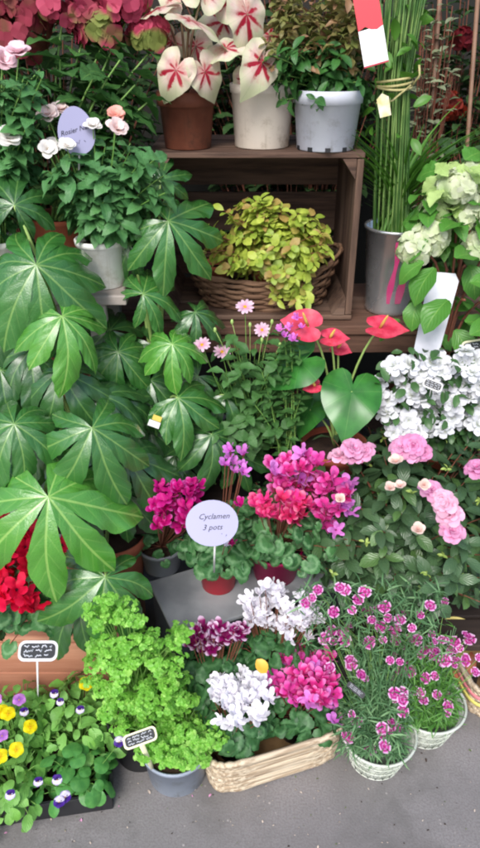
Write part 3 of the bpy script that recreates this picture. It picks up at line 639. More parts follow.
part('pink_strip', m, plain('painted_pink_reflection', 'd03c7c', .35, .3, 'e07098', 8), t)  # pink reflections in the metal, painted on as wavy strips
t = thing('stem_bundle', 'tall sheaf of thin bright green stems standing in the galvanised bucket', 'plant stems', b + Vector((0, 0, .02)))
m = MB(); tie = P(394, 84, 1.70)
for i in range(66):
    a = rnd(0, 6.28); q = math.sqrt(rnd(0, 1)); p0 = b + Vector((.045 * q * math.cos(a), .045 * q * math.sin(a), .03)); p1 = tie + Vector((.037 * q * math.cos(a + .4), .034 * q * math.sin(a + .4), rnd(-.02, .02)))
    sp_ = .05 * q; p2 = tie + Vector((.8 * sp_ * math.cos(a + .4) + rnd(-.02, .02), sp_ * math.sin(a + .4), rnd(.15, .36)))
    pts = [p0, p0.lerp(p1, .5) + rvec() * .006, p1, p1.lerp(p2, .5), p2]; tube(m, pts, rnd(.0011, .0023), 5)
part('stems', m, plain('stem_skin', '4c7434', .45, 0, '86a45c', 22, c_isl='34602a'), t)
f = MB()
for i in range(170):
    a = rnd(0, 6.28); p0 = b + Vector((.055 * math.cos(a), .055 * math.sin(a), rnd(.12, .2))); d = (UP * 1.6 + Vector((math.cos(a), math.sin(a), 0)) * rnd(.0, .25)).normalized(); f.stamp(T_grass, frame(p0, Vector((math.cos(a), math.sin(a), .3)), d, rnd(.18, .42), .12))
for i in range(70):
    p0 = tie + Vector((rnd(-.05, .05), rnd(-.05, .05), rnd(-.12, .25))); f.stamp(T_ell, frame(p0, rvec() + UP * .5, rvec() + UP * .6, rnd(.025, .05)))
part('foliage', f, L_grs, t)
m = MB()
for k in range(3): tube(m, [tie + Vector((.040 * math.cos(a * .2618), .040 * math.sin(a * .2618), k * .006 - .004 + .006 * math.sin(a * .2618 + k))) for a in range(24)], .0028, 5, closed=True)
tube(m, [tie + Vector((.034, -.036, 0)), tie + Vector((.044, -.05, .02)), tie + Vector((.040, -.05, .04))], .0025, 5); tube(m, [tie + Vector((.03, -.037, 0)), tie + Vector((-.01, -.05, -.03)), tie + Vector((-.045, -.05, -.035))], .0022, 5)
part('raffia_tie', m, plain('raffia', 'c0b884', .7, 0, 'a09860', 60), t)
def card(name, label, cat, corners, th, mats, thing_extra=None):
    """thin stiff card from four corner points (bottom-left, bottom-right, top-right, top-left)"""
def frame_img(c, tip_deg, toward=.85, side=0.0): return frame(c, (CP - c).normalized() * toward + UP * (1 - toward) + CR * side, imdir(tip_deg), 1)
c = P(371, 30, 1.60); t = thing('hanging_tag', 'red and white hanging card tag in front of the green stems', 'tag', c); Mx = frame_img(c, 100)
m = MB(); box(m, None, (.050, .066, .0012), M=Mx @ Tr(0, -.030, 0)); part('card', m, plain('white_card', 'e8e8ea', .5), t, False)
m = MB(); poly = [(-.025, .0035), (-.01, .0085), (.0, .001), (.012, -.002), (.025, .003), (.025, .075), (-.025, .075)]; prism(m, poly, Mx @ Tr(0, 0, -.0006), .0014); part('red_panel', m, plain('red_card', 'd02838', .45), t, False)
m = MB(); prism(m, [(-.025, -.0635), (.025, -.0635), (.025, -.066), (-.025, -.066)][::-1], Mx @ Tr(0, 0, -.0012), .0024); part('red_stripe', m, plain('red_stripe', 'b01838', .45), t, False)
m = MB(); prism(m, [(-.005, .062), (.025, .052), (.025, .074), (.006, .074)], Mx @ Tr(0, 0, .0009), .001); part('yellow_corner', m, plain('yellow_card', 'd8d040', .45), t, False)
for k in range(4): scribble(t, Mx, -.018, .018, -.012 - k * .011, .0028, plain('grey_print', '9a9aa4', .6), .0003, 50 + k, z=.0008)
m = MB(); tube(m, [Mx @ Vector((0, .07, 0)), Mx @ Vector((.01, .11, -.02)), tie + Vector((0, -.02, .2))], .001, 4); part('string', m, M_stemp, t)
c = P(384, 106, 1.62); t = thing('small_tag', 'small dull yellow and white tag tied below the raffia', 'tag', c); Mx = frame_img(c, 100)
m = MB(); prism(m, [(-.012, -.022), (.012, -.022), (.013, .016), (.0, .026), (-.013, .016)], Mx, .0012); part('card', m, plain('yellowed_card', 'b8b070', .6, 0, 'd8d4c0', 40), t, False)
m = MB(); tube(m, [Mx @ Vector((0, .022, 0)), tie + Vector((-.03, -.04, -.01))], .001, 4); part('string', m, M_stemp, t)

# ------------------------------------------------------------------ inside the crate: golden plant in basket
def wicker(root, c, hw, hd, h, rot, mats, flare=.9, layers=9, rr=.006, superq=4, stakes=26, wob=.004, waver=.003, n=104, lift=None, flat=.55):
    def pt(a, q, off=0, z=0):
        ca, sa = math.cos(a), math.sin(a); e = 2 / superq; k = flare + (1 - flare) * q
        x = (hw * k + off) * math.copysign(abs(ca) ** e, ca); y = (hd * k + off) * math.copysign(abs(sa) ** e, sa)
        zl = lift(a) * q if lift else 0
        return Vector((c[0] + x * math.cos(rot) - y * math.sin(rot), c[1] + x * math.sin(rot) + y * math.cos(rot), c[2] + z + zl))
    m = MB()
    for L in range(layers):
        ph = rnd(0, 6.28); q = L / (layers - 1); p2 = rnd(0, 6.28)
        tube(m, [pt(2 * math.pi * i / n, q, wob * math.sin(i * stakes * math.pi / n + L * math.pi), rr + q * (h - 2 * rr) + waver * math.sin(i * .19 + ph) + waver * .7 * math.sin(i * .43 + p2)) for i in range(n)], [rr * (.85 + .3 * math.sin(i * .31 + ph) ** 2) for i in range(n)], 6, closed=True, flat=flat)
    for i in range(stakes): a = 2 * math.pi * (i + .5) / stakes; tube(m, [pt(a, 0, -.002, .002), pt(a, .5, -.002, h / 2), pt(a, 1, -.002, h - rr)], .0022, 5, 1)
    part('weave', m, mats, root)
    m = MB(); tube(m, [pt(2 * math.pi * i / n, 1, .0, h - rr * .3 + .0015 * math.sin(i * 1.2)) for i in range(n)], rr * .9, 6, closed=True); part('rim', m, mats[0], root)
    m = MB(); V = [pt(2 * math.pi * i / 48, 0, -.008, .004) for i in range(48)] + [pt(2 * math.pi * i / 48, .95, -.009, h * .93) for i in range(48)]
    m.add([tuple(v) for v in V], [np.array([(i, (i + 1) % 48, 48 + (i + 1) % 48, 48 + i) for i in range(48)]), np.array([list(range(48))])]); part('lining', m, mats[1], root)
M_wickb = wood('brown_wicker', '5c4434', '8a6c54', '6e5240', sc=1.5); M_wickd = plain('dark_wicker', '3c2c22', .8)
c = Vector((.062, 1.76, .873)); t = thing('wicker_basket', 'brown oval wicker basket inside the crate under the golden plant', 'basket', c)
wicker(t, c, .200, .115, .085, 0, [M_wickb, M_wickd], .8, 10, .0055, 2.2, 24, .004, .0015, lift=lambda a: .06 * max(0, math.cos(a)) ** 2 + .02 * max(0, -math.cos(a)) ** 2)
b = Vector((P(216, 280, 1.74).x, 1.74, .885)); t = thing('flower_pot', 'dark red clay pot standing in the brown oval basket', 'flower pot', b); pot(t, b, .04, .03, .095, M_terra)
b = Vector((P(275, 285, 1.72).x, 1.73, .885)); t = thing('golden_shrub', 'golden yellow-green small-leaved bush spilling over the basket in the crate', 'shrub', b); pot(t, b, .07, .052, .11, M_terra)
lp = []
for _ in range(115):
    a = rnd(0, 6.28); q = math.sqrt(rnd(.02, 1)); x, y = 264 + 66 * q * math.cos(a), 241 + 42 * q * math.sin(a); lp.append(P(x, y, 1.69 - .07 * (y - 200) / 100 + rnd(-.05, .06)))
lp += [P(rnd(272, 308), rnd(270, 306), 1.60 + rnd(-.02, .02)) for _ in range(16)]
shoots(t, b + Vector((0, 0, .10)), lp, [T_oval, T_ell], L_euo, M_stemr, 12, .030, .45, r=.0014, tilt=.5)

# ------------------------------------------------------------------ right: lime hydrangea, white azalea, pink azalea
M_lime = hydmat('lime_petal', 'ccd8ac', 'dde2c8', 'b0c88c')
L_big = leaf_mat('broad_leaf', '3a7c34', '4a8c3c', '78a858', .5, 7, .4, .45, .25)
b = Vector((.50, 1.53, .453)); t = thing('lime_hydrangea', 'tall hydrangea with creamy lime flower heads at the right edge', 'hydrangea', b); pot(t, b, .09, .07, .16, M_blackpl)
tips = [P(x, y, Y) for x, y, Y in ((418, 250, 1.50), (450, 190, 1.52), (470, 230, 1.5), (478, 180, 1.6), (440, 255, 1.55), (465, 265, 1.5), (490, 300, 1.5), (465, 300, 1.45), (500, 250, 1.5))]
m = MB()
for tp in tips: tube(m, qcurve(b + Vector((0, 0, .14)), Vector((b.x, b.y, tp.z)), tp, 8), .0032, 6)
part('stems', m, M_stemr, t)
for x, y, Y, r in ((414, 250, 1.46, .034), (430, 238, 1.48, .036), (436, 214, 1.53, .034), (470, 212, 1.52, .036), (478, 245, 1.5, .03), (456, 188, 1.5, .036), (474, 178, 1.56, .034)): hyd_head(t, P(x, y, Y), r, M_lime, n=80, sz=.015, squash=.9)
f = MB()
for k in range(50):
    x, y = rnd(432, 492), rnd(160, 235); p = P(x, y, 1.52 + rnd(-.05, .08)); f.stamp(T_ser, frame(p, UP * .6 + (CP - p).normalized() * .5 + rvec() * .5, rvec(), rnd(.04, .06)))
part('young_foliage', f, leaf_mat('lime_leaf', '90b070', 'b4cc94', 'c4dca4', .3, 6, .5, .4, .3), t)
f = MB()
for x, y, Y, s, tip in ((428, 240, 1.44, .08, 195), (442, 232, 1.43, .075, 60), (424, 262, 1.42, .07, 200), (435, 268, 1.42, .09, -125), (455, 258, 1.42, .085, 40), (418, 300, 1.43, .07, -105), (448, 300, 1.40, .09, -125), (470, 282, 1.42, .08, -15), (462, 255, 1.46, .085, 80), (480, 300, 1.42, .09, -40), (465, 322, 1.42, .08, 10), (470, 335, 1.36, .09, 25), (455, 330, 1.45, .08, -60), (440, 212, 1.5, .06, 130), (462, 200, 1.48, .06, 30), (470, 265, 1.5, .08, -80), (480, 240, 1.45, .07, 60), (425, 222, 1.52, .055, 160), (455, 285, 1.5, .08, 190), (400, 320, 1.5, .07, 200), (440, 170, 1.55, .06, 160), (465, 160, 1.55, .06, 40)):
    p = P(x, y, Y); f.stamp(T_ser if s < .07 else T_ell2, frame(p, (CP - p).normalized() * .5 + UP * .6 + rvec() * .25, imdir(tip), s * 1.05, s * 1.45))
for k in range(60): p = P(rnd(425, 500), rnd(190, 340), 1.56 + rnd(-.06, .08)); f.stamp(T_ell2, frame(p, UP + rvec() * .6, rvec(), rnd(.05, .08), rnd(.07, .1)))
part('foliage', f, L_big, t)

def txt(root, s, Mx, size, mat, bold=0.0, name='writing'):
    cu = bpy.data.curves.new('txt', 'FONT'); cu.body = s; cu.size = size; cu.align_x = 'CENTER'; cu.shear = .35; cu.offset = bold; cu.resolution_u = 2; cu.extrude = .0002
    ob = bpy.data.objects.new('txt', cu); COL.objects.link(ob); dg = bpy.context.evaluated_depsgraph_get(); me = bpy.data.meshes.new_from_object(ob.evaluated_get(dg)); bpy.data.objects.remove(ob)
    me.materials.clear(); me.materials.append(mat); return inst(name, me, Mx, root)
def rrect(w, h, r, n=5):
    out = []
    for cx_, cy_, a0 in ((w / 2 - r, h / 2 - r, 0), (-w / 2 + r, h / 2 - r, 90), (-w / 2 + r, -h / 2 + r, 180), (w / 2 - r, -h / 2 + r, 270)):
        for i in range(n + 1): a = R(a0 + 90 * i / n); out.append((cx_ + r * math.cos(a), cy_ + r * math.sin(a)))
    return out
M_ink = plain('ink', '16162c', .6); M_chalk = plain('chalk', 'c8ccd4', .8); M_lab = plain('white_label', 'd0d0d0', .45); M_labk = plain('black_label', '1c2024', .5); M_lav = plain('lavender_label', '9494b4', .45); M_labc = plain('cream_label', 'e0dcb8', .45)
def tlabel(label, c, updeg, w, h, foot, rim=M_lab, side=0, seed=3, skew=0, lines=3, group='black T-shaped plant labels'):
    """black writing panel with a pale rim on a flat stake"""
    Mx = frame(c, (CP - c).normalized() * .75 + UP * .25 + CR * side, imdir(updeg), 1)
    t = thing('plant_label', label, 'plant label', c, group)
    m = MB(); prism(m, rrect(w, h, h * .32), Mx @ Tr(0, 0, -.001), .002); part('rim', m, rim, t, False)
    m = MB(); prism(m, rrect(w * .88, h * .72, h * .24), Mx @ Tr(0, 0, .0002), .0014); part('panel', m, M_labk, t, False)
    for k in range(lines): scribble(t, Mx, -w * .36, w * .36, h * (.22 - .22 * k) if lines > 1 else 0, h * .15, M_chalk, h * .032, seed + k, z=.0018)
    if foot:
        m = MB(); tube(m, [Mx @ Vector((0, -h * .46, -.0025)), foot.lerp(Mx @ Vector((0, -h * .46, -.0025)), .3), foot], [w * .085, w * .075, w * .03], 8, flat=.25); part('stake', m, rim, t)
    return t
# large white label standing in the lime hydrangea, below it
c = P(437, 302, 1.47); t = thing('plant_label', 'large plain white plastic label standing under the lime hydrangea heads', 'plant label', c); Mx = frame(c, (CP - c).normalized() * .9 + UP * .1 - CR * .1, imdir(80), 1)
m = MB(); prism(m, [(-.034, -.12), (.022, -.12), (.040, .05), (.030, .066), (-.012, .066), (-.026, .05)], Mx, .0015); part('plate', m, plain('glossy_label', 'd4d6e0', .3, 0, 'c2c8d4', 30), t, False)
tlabel('hexagonal black label with pale rim at the right edge under the hydrangea leaves', P(476, 347, 1.40), 98, .060, .034, P(478, 400, 1.45), M_labc, seed=5)

def az_bush(label, b, c, rx, ry, rz, n, lm, lsize, nleaf=13):
    t = thing('azalea', label, 'azalea', b); pot(t, b, .08, .06, .12, M_terra)
    shoots(t, b + Vector((0, 0, .11)), dome(c, rx, ry, rz, n, -.75, .3, .65), [T_ell, T_ovs], lm, M_stemr, nleaf, lsize, .45, r=.0018, tilt=.55)
    return t
cw = P(440, 415, 1.52); b = Vector((cw.x, 1.50, .453)); cc = Vector((cw.x, 1.50, .69)); t = az_bush('white azalea thick with ruffled white flowers under the hydrangea', b, cc, .16, .12, .15, 90, L_azw, .034)
pts = blob(412, 391, 36, 34, 24, 1.38, .03, 12) + blob(462, 392, 24, 44, 11, 1.39, .03, 17) + blob(416, 430, 32, 10, 5, 1.36, .02, 12) + [P(x, y, 1.38) for x, y in ((398, 375), (388, 400), (392, 420), (465, 385), (470, 398), (405, 435), (425, 432), (452, 418), (446, 428), (475, 360), (476, 420), (462, 362), (438, 362))]
flowers(t, F_azw, pts, b + Vector((0, 0, .11)), .028, .25, .3, .7, stalk=False)
fa = MB()
for p in blob(430, 396, 60, 50, 150, 1.375, .03): fa.stamp(T_ovs, frame(p, UP + rvec() * .7, rvec(), rnd(.024, .036)))
part('foliage', fa, L_azw, t)
tlabel('small tilted black label stuck among the white azalea flowers', P(433, 385, 1.32), 65, .042, .022, P(428, 405, 1.42), M_lab, seed=8)
cw = P(400, 535, 1.38); b = Vector((cw.x + .01, 1.36, .17)); cc = Vector((cw.x + .015, 1.36, .44)); t = az_bush('big dark-leaved azalea with a few pale pink double flowers', b, cc, .275, .20, .235, 250, L_aza, .052, 10)
pts = [P(x, y, Y) for x, y, Y in ((340, 453, 1.27), (352, 447, 1.26), (366, 450, 1.26), (358, 456, 1.25), (346, 459, 1.26), (401, 450, 1.25), (411, 446, 1.25), (422, 454, 1.25), (410, 457, 1.24), (446, 506, 1.13), (450, 517, 1.12), (449, 530, 1.11), (441, 497, 1.15), (430, 492, 1.17), (477, 471, 1.2))]
flowers(t, F_azp, [p + rvec() * .006 for p in pts], b + Vector((0, 0, .11)), .025, .2, .4, .5, stalk=False)
pts = [P(x, y, Y) for x, y, Y in ((400, 487, 1.14), (424, 486, 1.14), (418, 531, 1.10), (390, 489, 1.15), (396, 463, 1.22), (340, 500, 1.18))]
flowers(t, F_azb, pts, b + Vector((0, 0, .11)), .019, .15, .5, .2, stalk=False, name='flower_bud')
f = MB()
for p in dome(cc, .27, .20, .23, 42, -.5, .1, .95):
    for k in range(5): f.stamp(T_ell, frame(p + rvec() * .003, UP + rvec() * .8, UP + rvec() * .9, .014))
part('young_foliage', f, leaf_mat('azalea_shoot', '8aa858', 'a4bc70', None), t)

# ------------------------------------------------------------------ middle: anthurium, anemone
b = Vector((P(335, 440, 1.46).x, 1.46, .453)); t = thing('anthurium', 'red anthurium with two large heart leaves in a terracotta pot', 'anthurium', b); pot(t, b, .085, .062, .15, M_terra, .022, .005); bs = b + Vector((0, 0, .14))
for px, py, Y, r, tip, u, s in ((352, 392, 1.34, .085, -100, .35, .1), (300, 362, 1.38, .075, 205, .45, -.3), (330, 400, 1.5, .06, -60, .5, 0), (310, 410, 1.46, .055, 250, .5, -.3)):
    cal_leaf(t, px, py, Y, r, tip, u, .05, bs, T_heart, L_ant, side=s)
M_spx = plain('spadix', 'd8c060', .6, 0, 'c09048', 60)
for px, py, Y, r, tip, u, s in ((380, 328, 1.40, .052, -14, .7, .1), (308, 326, 1.38, .050, 170, .3, .2), (330, 338, 1.40, .036, -10, .65, 0), (338, 348, 1.44, .028, -30, .5, 0), (315, 386, 1.36, .024, 200, .4, 0)):
    cal_leaf(t, px, py, Y, r, tip, u, .05, bs, T_spathe, M_spa, name='spathe', side=s)
    p = P(px, py, Y); m = MB(); d = (imdir(tip) * .35 + UP * .8 + (CP - p).normalized() * .4).normalized(); tube(m, [p + UP * .001, p + d * r * .3, p + d * r * .65, p + d * r * .8], [.003, .0034, .0026, .001], 8); part('spadix', m, M_spx, t)
b = Vector((P(250, 430, 1.50).x, 1.49, .453)); t = thing('anemone', 'leafy anemone with a few small pink daisy-like flowers below the crate', 'anemone', b); pot(t, b, .07, .055, .12, M_blackpl)
lp = [P(rnd(205, 300), rnd(335, 450), 1.44 + rnd(-.10, .08)) for _ in range(52)]
shoots(t, b + Vector((0, 0, .11)), lp, [T_ser, T_ell2], L_ane, nleaf=9, size=.038, s0=.3, tilt=.2)
flowers(t, F_ane, [P(245, 307, 1.44), P(202, 345, 1.42), P(262, 330, 1.46), P(222, 352, 1.48)], b + Vector((0, 0, .11)), .021, .2, .35, .2, M_stem, .0011)
lp = [P(x, y, 1.44) for x, y in ((215, 330), (232, 322), (250, 325), (262, 340), (240, 345), (272, 322), (280, 345), (228, 340))]
m = MB()
for p in lp:
    bb = b + Vector((0, 0, .11)); tube(m, qcurve(bb, Vector((bb.x, bb.y, (bb.z + p.z) / 2)) * .5 + p * .5, p, 6), .0009, 4); lathe(m, p, [(.001, -.006), (.004, -.001), (.0035, .004), (.001, .007)], 7)
part('buds', m, M_stemp, t)
b = Vector((P(290, 430, 1.42).x, 1.40, .453)); t = thing('aster', 'sprigs of little lilac flowers in front of the red anthurium', 'flowers', b); pot(t, b, .04, .03, .09, M_blackpl)
flowers(t, F_lil, [P(x, y, 1.35) for x, y in ((297, 318), (290, 328), (284, 336), (302, 328), (293, 340), (280, 330))], b + Vector((0, 0, .08)), .014, .2, .5, .3, stalk=False)
shoots(t, b + Vector((0, 0, .08)), [P(x, y, 1.37) for x, y in ((284, 334), (296, 330), (290, 340), (285, 345), (300, 350), (275, 360), (292, 365), (262, 372), (285, 385), (268, 395), (300, 400), (255, 405))], T_ell, L_ane, nleaf=14, size=.030, s0=.3)

# ------------------------------------------------------------------ fatsias
FT = [fatsia(8, 1, 1.0, 290), fatsia(7, 2, 1.3, 270), fatsia(8, 3, 1.2, 300), fatsia(7, 4, 1.0, 260), fatsia(8, 5, 1.3, 280), fatsia(9, 6, 1.2, 310), fatsia(7, 7, 1.2, 265)]
for m_ in (L_fat, L_fatl, L_fatd):
    b_ = m_.node_tree.nodes['Principled BSDF']; b_.inputs['Coat Weight'].default_value = .8; b_.inputs['Coat Roughness'].default_value = .2; b_.inputs['Specular IOR Level'].default_value = .6
FM = {}
def fat_mesh(i, mat):
    k = (i, mat.name)
    if k not in FM:
        m = MB(); m.stamp(FT[i], Matrix.Identity(4)); me = m.mesh('leaf'); me.materials.append(mat); FM[k] = me
    return FM[k]
def fat(root, base, L):
    st = MB()
    for i, (px, py, Y, rp, tip, u, s, kind) in enumerate(L):
        p = P(px, py, Y); t_ = (p - CP).dot(CF); r = rp * t_ / FPX
        nn = (CP - p).normalized() * (1 - u) + UP * u + CR * s + rvec() * .05
        inst('leaf', fat_mesh(i % 7, {0: L_fat, 1: L_fatl, 2: L_fatd}[kind]), frame(p, nn, imdir(tip), r), root)
        mid = Vector((base.x * .6 + p.x * .4, base.y * .6 + p.y * .4 + .06, p.z * .7 + base.z * .3 + .02)); tube(st, qcurve(base, mid, p - nn.normalized() * .002, 10), [.0055 - .00025 * k for k in range(11)], 7)
    part('leaf_stalks', st, M_stemp, root)
b = Vector((P(110, 560, 1.30).x, 1.34, .226)); t = thing('fatsia', 'large glossy fatsia with broad lobed leaves spreading over the left side', 'fatsia', b, None)
pot(t, b, .09, .065, .19, M_terra, .03, .006)
fat(t, b + Vector((-.01, 0, .18)), [
 (48, 497, 1.06, 112, -75, .30, .05, 1), (92, 428, 1.14, 82, -70, .35, .1, 0), (14, 424, 1.14, 68, -95, .35, -.1, 0), (105, 577, 1.06, 82, -95, .15, .1, 0), (62, 316, 1.26, 70, -60, .4, .1, 1), (36, 265, 1.30, 92, -80, .35, -.05, 0),
 (14, 205, 1.40, 62, 80, .3, 0, 2), (125, 455, 1.20, 75, -80, .3, .2, 2), (60, 372, 1.28, 62, -60, .5, 0, 2), (100, 395, 1.3, 60, -40, .5, 0, 2), (30, 350, 1.32, 65, -120, .4, -.1, 2), (80, 470, 1.2, 80, -60, .4, 0, 2), (0, 370, 1.3, 60, -120, .4, 0, 2), (126, 492, 1.22, 58, -95, .2, .0, 2), (5, 310, 1.36, 70, 200, .4, 0, 2), (78, 600, 1.10, 60, -120, .2, 0, 2)] + [(rnd(-10, 135), rnd(330, 520), rnd(1.30, 1.4), rnd(45, 62), rnd(-150, -30), rnd(.2, .5), rnd(-.2, .2), 2) for _ in range(12)])
b = Vector((P(160, 460, 1.46).x, 1.47, .453)); t = thing('fatsia', 'fatsia with smaller leaves growing between the rose pot and the crate', 'fatsia', b)
pot(t, b, .08, .06, .15, M_terra, .02, .005)
fat(t, b + Vector((0, 0, .14)), [
 (168, 221, 1.46, 74, -25, .35, .1, 0), (143, 294, 1.42, 50, 40, .35, 0, 0), (172, 344, 1.36, 46, -70, .4, .05, 1), (178, 398, 1.34, 58, -30, .45, .1, 0), (212, 435, 1.34, 56, -70, .35, .2, 2), (118, 352, 1.40, 50, -90, .3, 0, 0),
 (195, 312, 1.48, 44, -40, .5, .1, 2), (150, 380, 1.42, 56, -110, .4, 0, 2), (225, 395, 1.44, 52, -20, .4, .1, 2), (150, 430, 1.40, 58, -100, .4, 0, 2), (175, 455, 1.38, 50, -60, .4, 0, 2), (130, 245, 1.50, 48, 150, .3, 0, 2), (110, 330, 1.48, 56, 180, .4, 0, 2), (235, 455, 1.40, 46, -20, .4, 0, 2), (160, 180, 1.6, 44, 90, .3, 0, 2)] + [(rnd(115, 240), rnd(340, 450), rnd(1.44, 1.54), rnd(36, 48), rnd(-150, -30), rnd(.2, .5), rnd(-.2, .2), 2) for _ in range(9)])
c = P(154, 424, 1.30); t = thing('price_tag', 'tiny folded white and yellow tag among the fatsia leaves', 'tag', c); Mx = frame(c, CP - c, imdir(70), 1)
m = MB(); box(m, None, (.026, .014, .001), M=Mx); part('card', m, M_lab, t, False); m = MB(); box(m, None, (.02, .012, .001), M=Mx @ Tr(.002, .014, 0)); part('yellow_strip', m, plain('yellow_strip', 'c8b040', .5), t, False)

# ------------------------------------------------------------------ cyclamens
def cyclamen(label, b, groups, rx=.09, rz=.05, nl=34, lm=None, pm=M_redpot, rt=.055, h=.09, group=None, leafz=.03, potlabel=None, size=.03, ls=.025, c=None, tilt=None):
    t = thing('cyclamen', label, 'cyclamen', b, group); pot(t, b, rt, rt * .75, h, pm)
    bs = b + Vector((0, 0, h - .01)); c = c or bs + Vector((0, 0, leafz))
    rosette(t, bs, c, rx, rx * .85, rz, int(nl * 1.1), T_cyc, lm or L_cyc, ls * .92, .4, lo=-.35, inner=.5, j=.6)
    st = False
    for meshes, pts, s in groups: flowers(t, meshes, pts, bs, s * 1.2, .22, .75, .6, M_stemr, .0012, camw=.3)
    return t
GZ = .301
def onz(px, py, z): v = PZ(px, py, z); return v
b = onz(218, 597, GZ); b.y += .045; b.z = GZ
cyclamen('cyclamen with bright magenta flowers behind the lavender sign in a red pot', b, [(F_lil, blob(236, 462, 12, 16, 8, 1.26, .02, 6), .016), (F_mag, [P(230, 533, 1.18), P(240, 505, 1.2), P(232, 545, 1.17)], .016), (F_whc, [P(225, 545, 1.15)], .014)], .105, .06, 90, pm=M_redpot, rt=.052, h=.08, leafz=.05, ls=.025, c=b + Vector((.01, .0, .125)))
b = onz(160, 582, GZ); b.y += .06; b.z = GZ
cyclamen('deep magenta cyclamen in a grey pot at the back of the grey step', b, [(F_mag, blob(178, 503, 28, 27, 34, 1.20, .05, 3) + [P(158, 527, 1.16), P(164, 512, 1.15), P(190, 520, 1.18)], .020)], .09, .05, 26, pm=plain('grey_pot_plastic', '6c7076', .5), rt=.058, h=.075, leafz=.02, lm=L_cyc2)
b = onz(276, 590, GZ); b.y += .06; b.z = GZ
cyclamen('large cyclamen with rosy and coral flowers in a magenta pot', b, [(F_hot + F_hot + F_lil[:1], blob(298, 475, 26, 24, 30, 1.27, .05, 4), .024), (F_coral, blob(278, 510, 32, 15, 19, 1.21, .04, 4) + [P(258, 507, 1.22)], .023)], .17, .11, 230, pm=M_magpot, rt=.068, h=.09, leafz=.06, ls=.0245, c=b + Vector((.015, .02, .13)))
b = onz(330, 575, GZ); b.y += .10; b.z = GZ
cyclamen('cyclamen with one purple-pink flower cluster between coral cyclamen and dark azalea', b, [(F_hot + F_hot + F_lil[:3], blob(334, 505, 22, 26, 20, 1.25, .04, 4), .023), (F_lil, [P(340, 505, 1.24), P(336, 530, 1.24), P(345, 500, 1.24)], .021)], .08, .05, 26, pm=M_magpot, rt=.05, h=.08, leafz=.08, c=b + Vector((0, 0, .15)))
b = Vector((-.45, 1.245, .226)); cyclamen('crimson red cyclamen on the orange wooden box at the left edge', b, [(F_redc, blob(12, 556, 42, 34, 46, 1.16, .03, 5) + blob(6, 596, 22, 14, 12, 1.04, .02, 5) + [P(26, 606, 1.02), P(34, 610, 1.02), P(62, 545, 1.14), P(66, 578, 1.14), P(64, 560, 1.14)], .026)], .13, .07, 90, pm=M_terra, rt=.060, h=.10, ls=.026, c=P(24, 600, 1.15))
c = P(212, 523, 1.10); t = thing('plant_sign', 'round lavender handwritten sign on a stake before the cyclamens', 'sign', c); Mx = frame(c, (CP - c).normalized() * .9 + UP * .1, imdir(92), 1)
m = MB(); prism(m, [(.055 / 1 * math.cos(a * .2094) * (.98), .047 * math.sin(a * .2094)) for a in range(30)], Mx @ Tr(0, 0, -.001), .002); part('plate', m, M_lav, t, False)
txt(t, 'Cyclamen', Mx @ Tr(.004, .008, .0015), .016, M_ink, .0); txt(t, '3 pots', Mx @ Tr(.0, -.014, .0015), .016, M_ink); scribble(t, Mx, .018, .036, -.024, .007, M_ink, .0005, 12)
m = MB(); tube(m, [Mx @ Vector((.004, -.044, -.002)), P(214, 572, 1.12)], .0022, 6); part('stake', m, M_lab, t)
c = P(76, 131, 1.46); t = thing('plant_sign', 'egg-shaped lavender handwritten sign among the pale roses', 'sign', c); Mx = frame(c, (CP - c).normalized() * .95 + UP * .05, imdir(98), 1)
m = MB(); prism(m, [(.036 * math.cos(a * .2094) * (1 - .12 * math.sin(a * .2094)), .045 * math.sin(a * .2094)) for a in range(30)], Mx @ Tr(0, 0, -.001), .002); part('plate', m, M_lav, t, False)
txt(t, 'Rosier Nain', Mx @ Tr(.0, -.002, .0015) @ Rz(.2), .013, M_ink); scribble(t, Mx, -.004, .026, -.022, .009, M_ink, .0005, 15)
m = MB(); tube(m, [Mx @ Vector((0, -.043, -.002)), P(78, 200, 1.5)], .002, 6); part('stake', m, M_lab, t)

# ------------------------------------------------------------------ ground row: pansies
TY = R(9); fr = PZ(113, 808, 0); tx = Vector((math.cos(TY), math.sin(TY), 0)); ty = Vector((-math.sin(TY), math.cos(TY), 0))
TW, TD, TH = .42, .25, .055; c = fr - tx * TW / 2 + ty * TD / 2; c.z = 0
t = thing('seed_tray', 'black plastic tray of pansies on the asphalt at bottom left', 'tray', c)
m = MB()
for s_, sz, ang in ((-ty * TD / 2, (TW, .004, TH), TY), (ty * TD / 2, (TW, .004, TH), TY)): box(m, c + s_ + UP * TH / 2, sz, ang)
for s_ in (-tx * (TW / 2 - .002), tx * (TW / 2 - .002)): box(m, c + s_ + UP * TH / 2, (.004, TD - .004, TH), TY)
part('wall', m, M_blackpl, t, False, .001)
m = MB()
for s_, sz in ((-ty * (TD / 2 + .003), (TW + .012, .008, .006)), (ty * (TD / 2 + .003), (TW + .012, .008, .006)), (-tx * (TW / 2 + .002), (.008, TD - .002, .006)), (tx * (TW / 2 + .002), (.008, TD - .002, .006))): box(m, c + s_ + UP * (TH + .0032), sz, TY)
part('rim', m, M_blackpl, t, False, .001)
m = MB(); box(m, c + UP * .016, (TW - .01, TD - .01, .028), TY); part('soil', m, M_soil, t, False)
fls = {'y': [(8, 714), (16, 750), (2, 712), (30, 727), (86, 684), (0, 757)], 'v': [(60, 702), (54, 694), (80, 710), (38, 782), (57, 780), (24, 712), (10, 795)], 'l': [(19, 700), (2, 736), (-4, 700)], 'p': [(59, 802), (65, 797), (119, 742)]}
L_panr = heartmat('round_pansy_leaf', '4a8c44', '5c9c4c', '88bc70', .45, 3.0, .06, .3, .25)
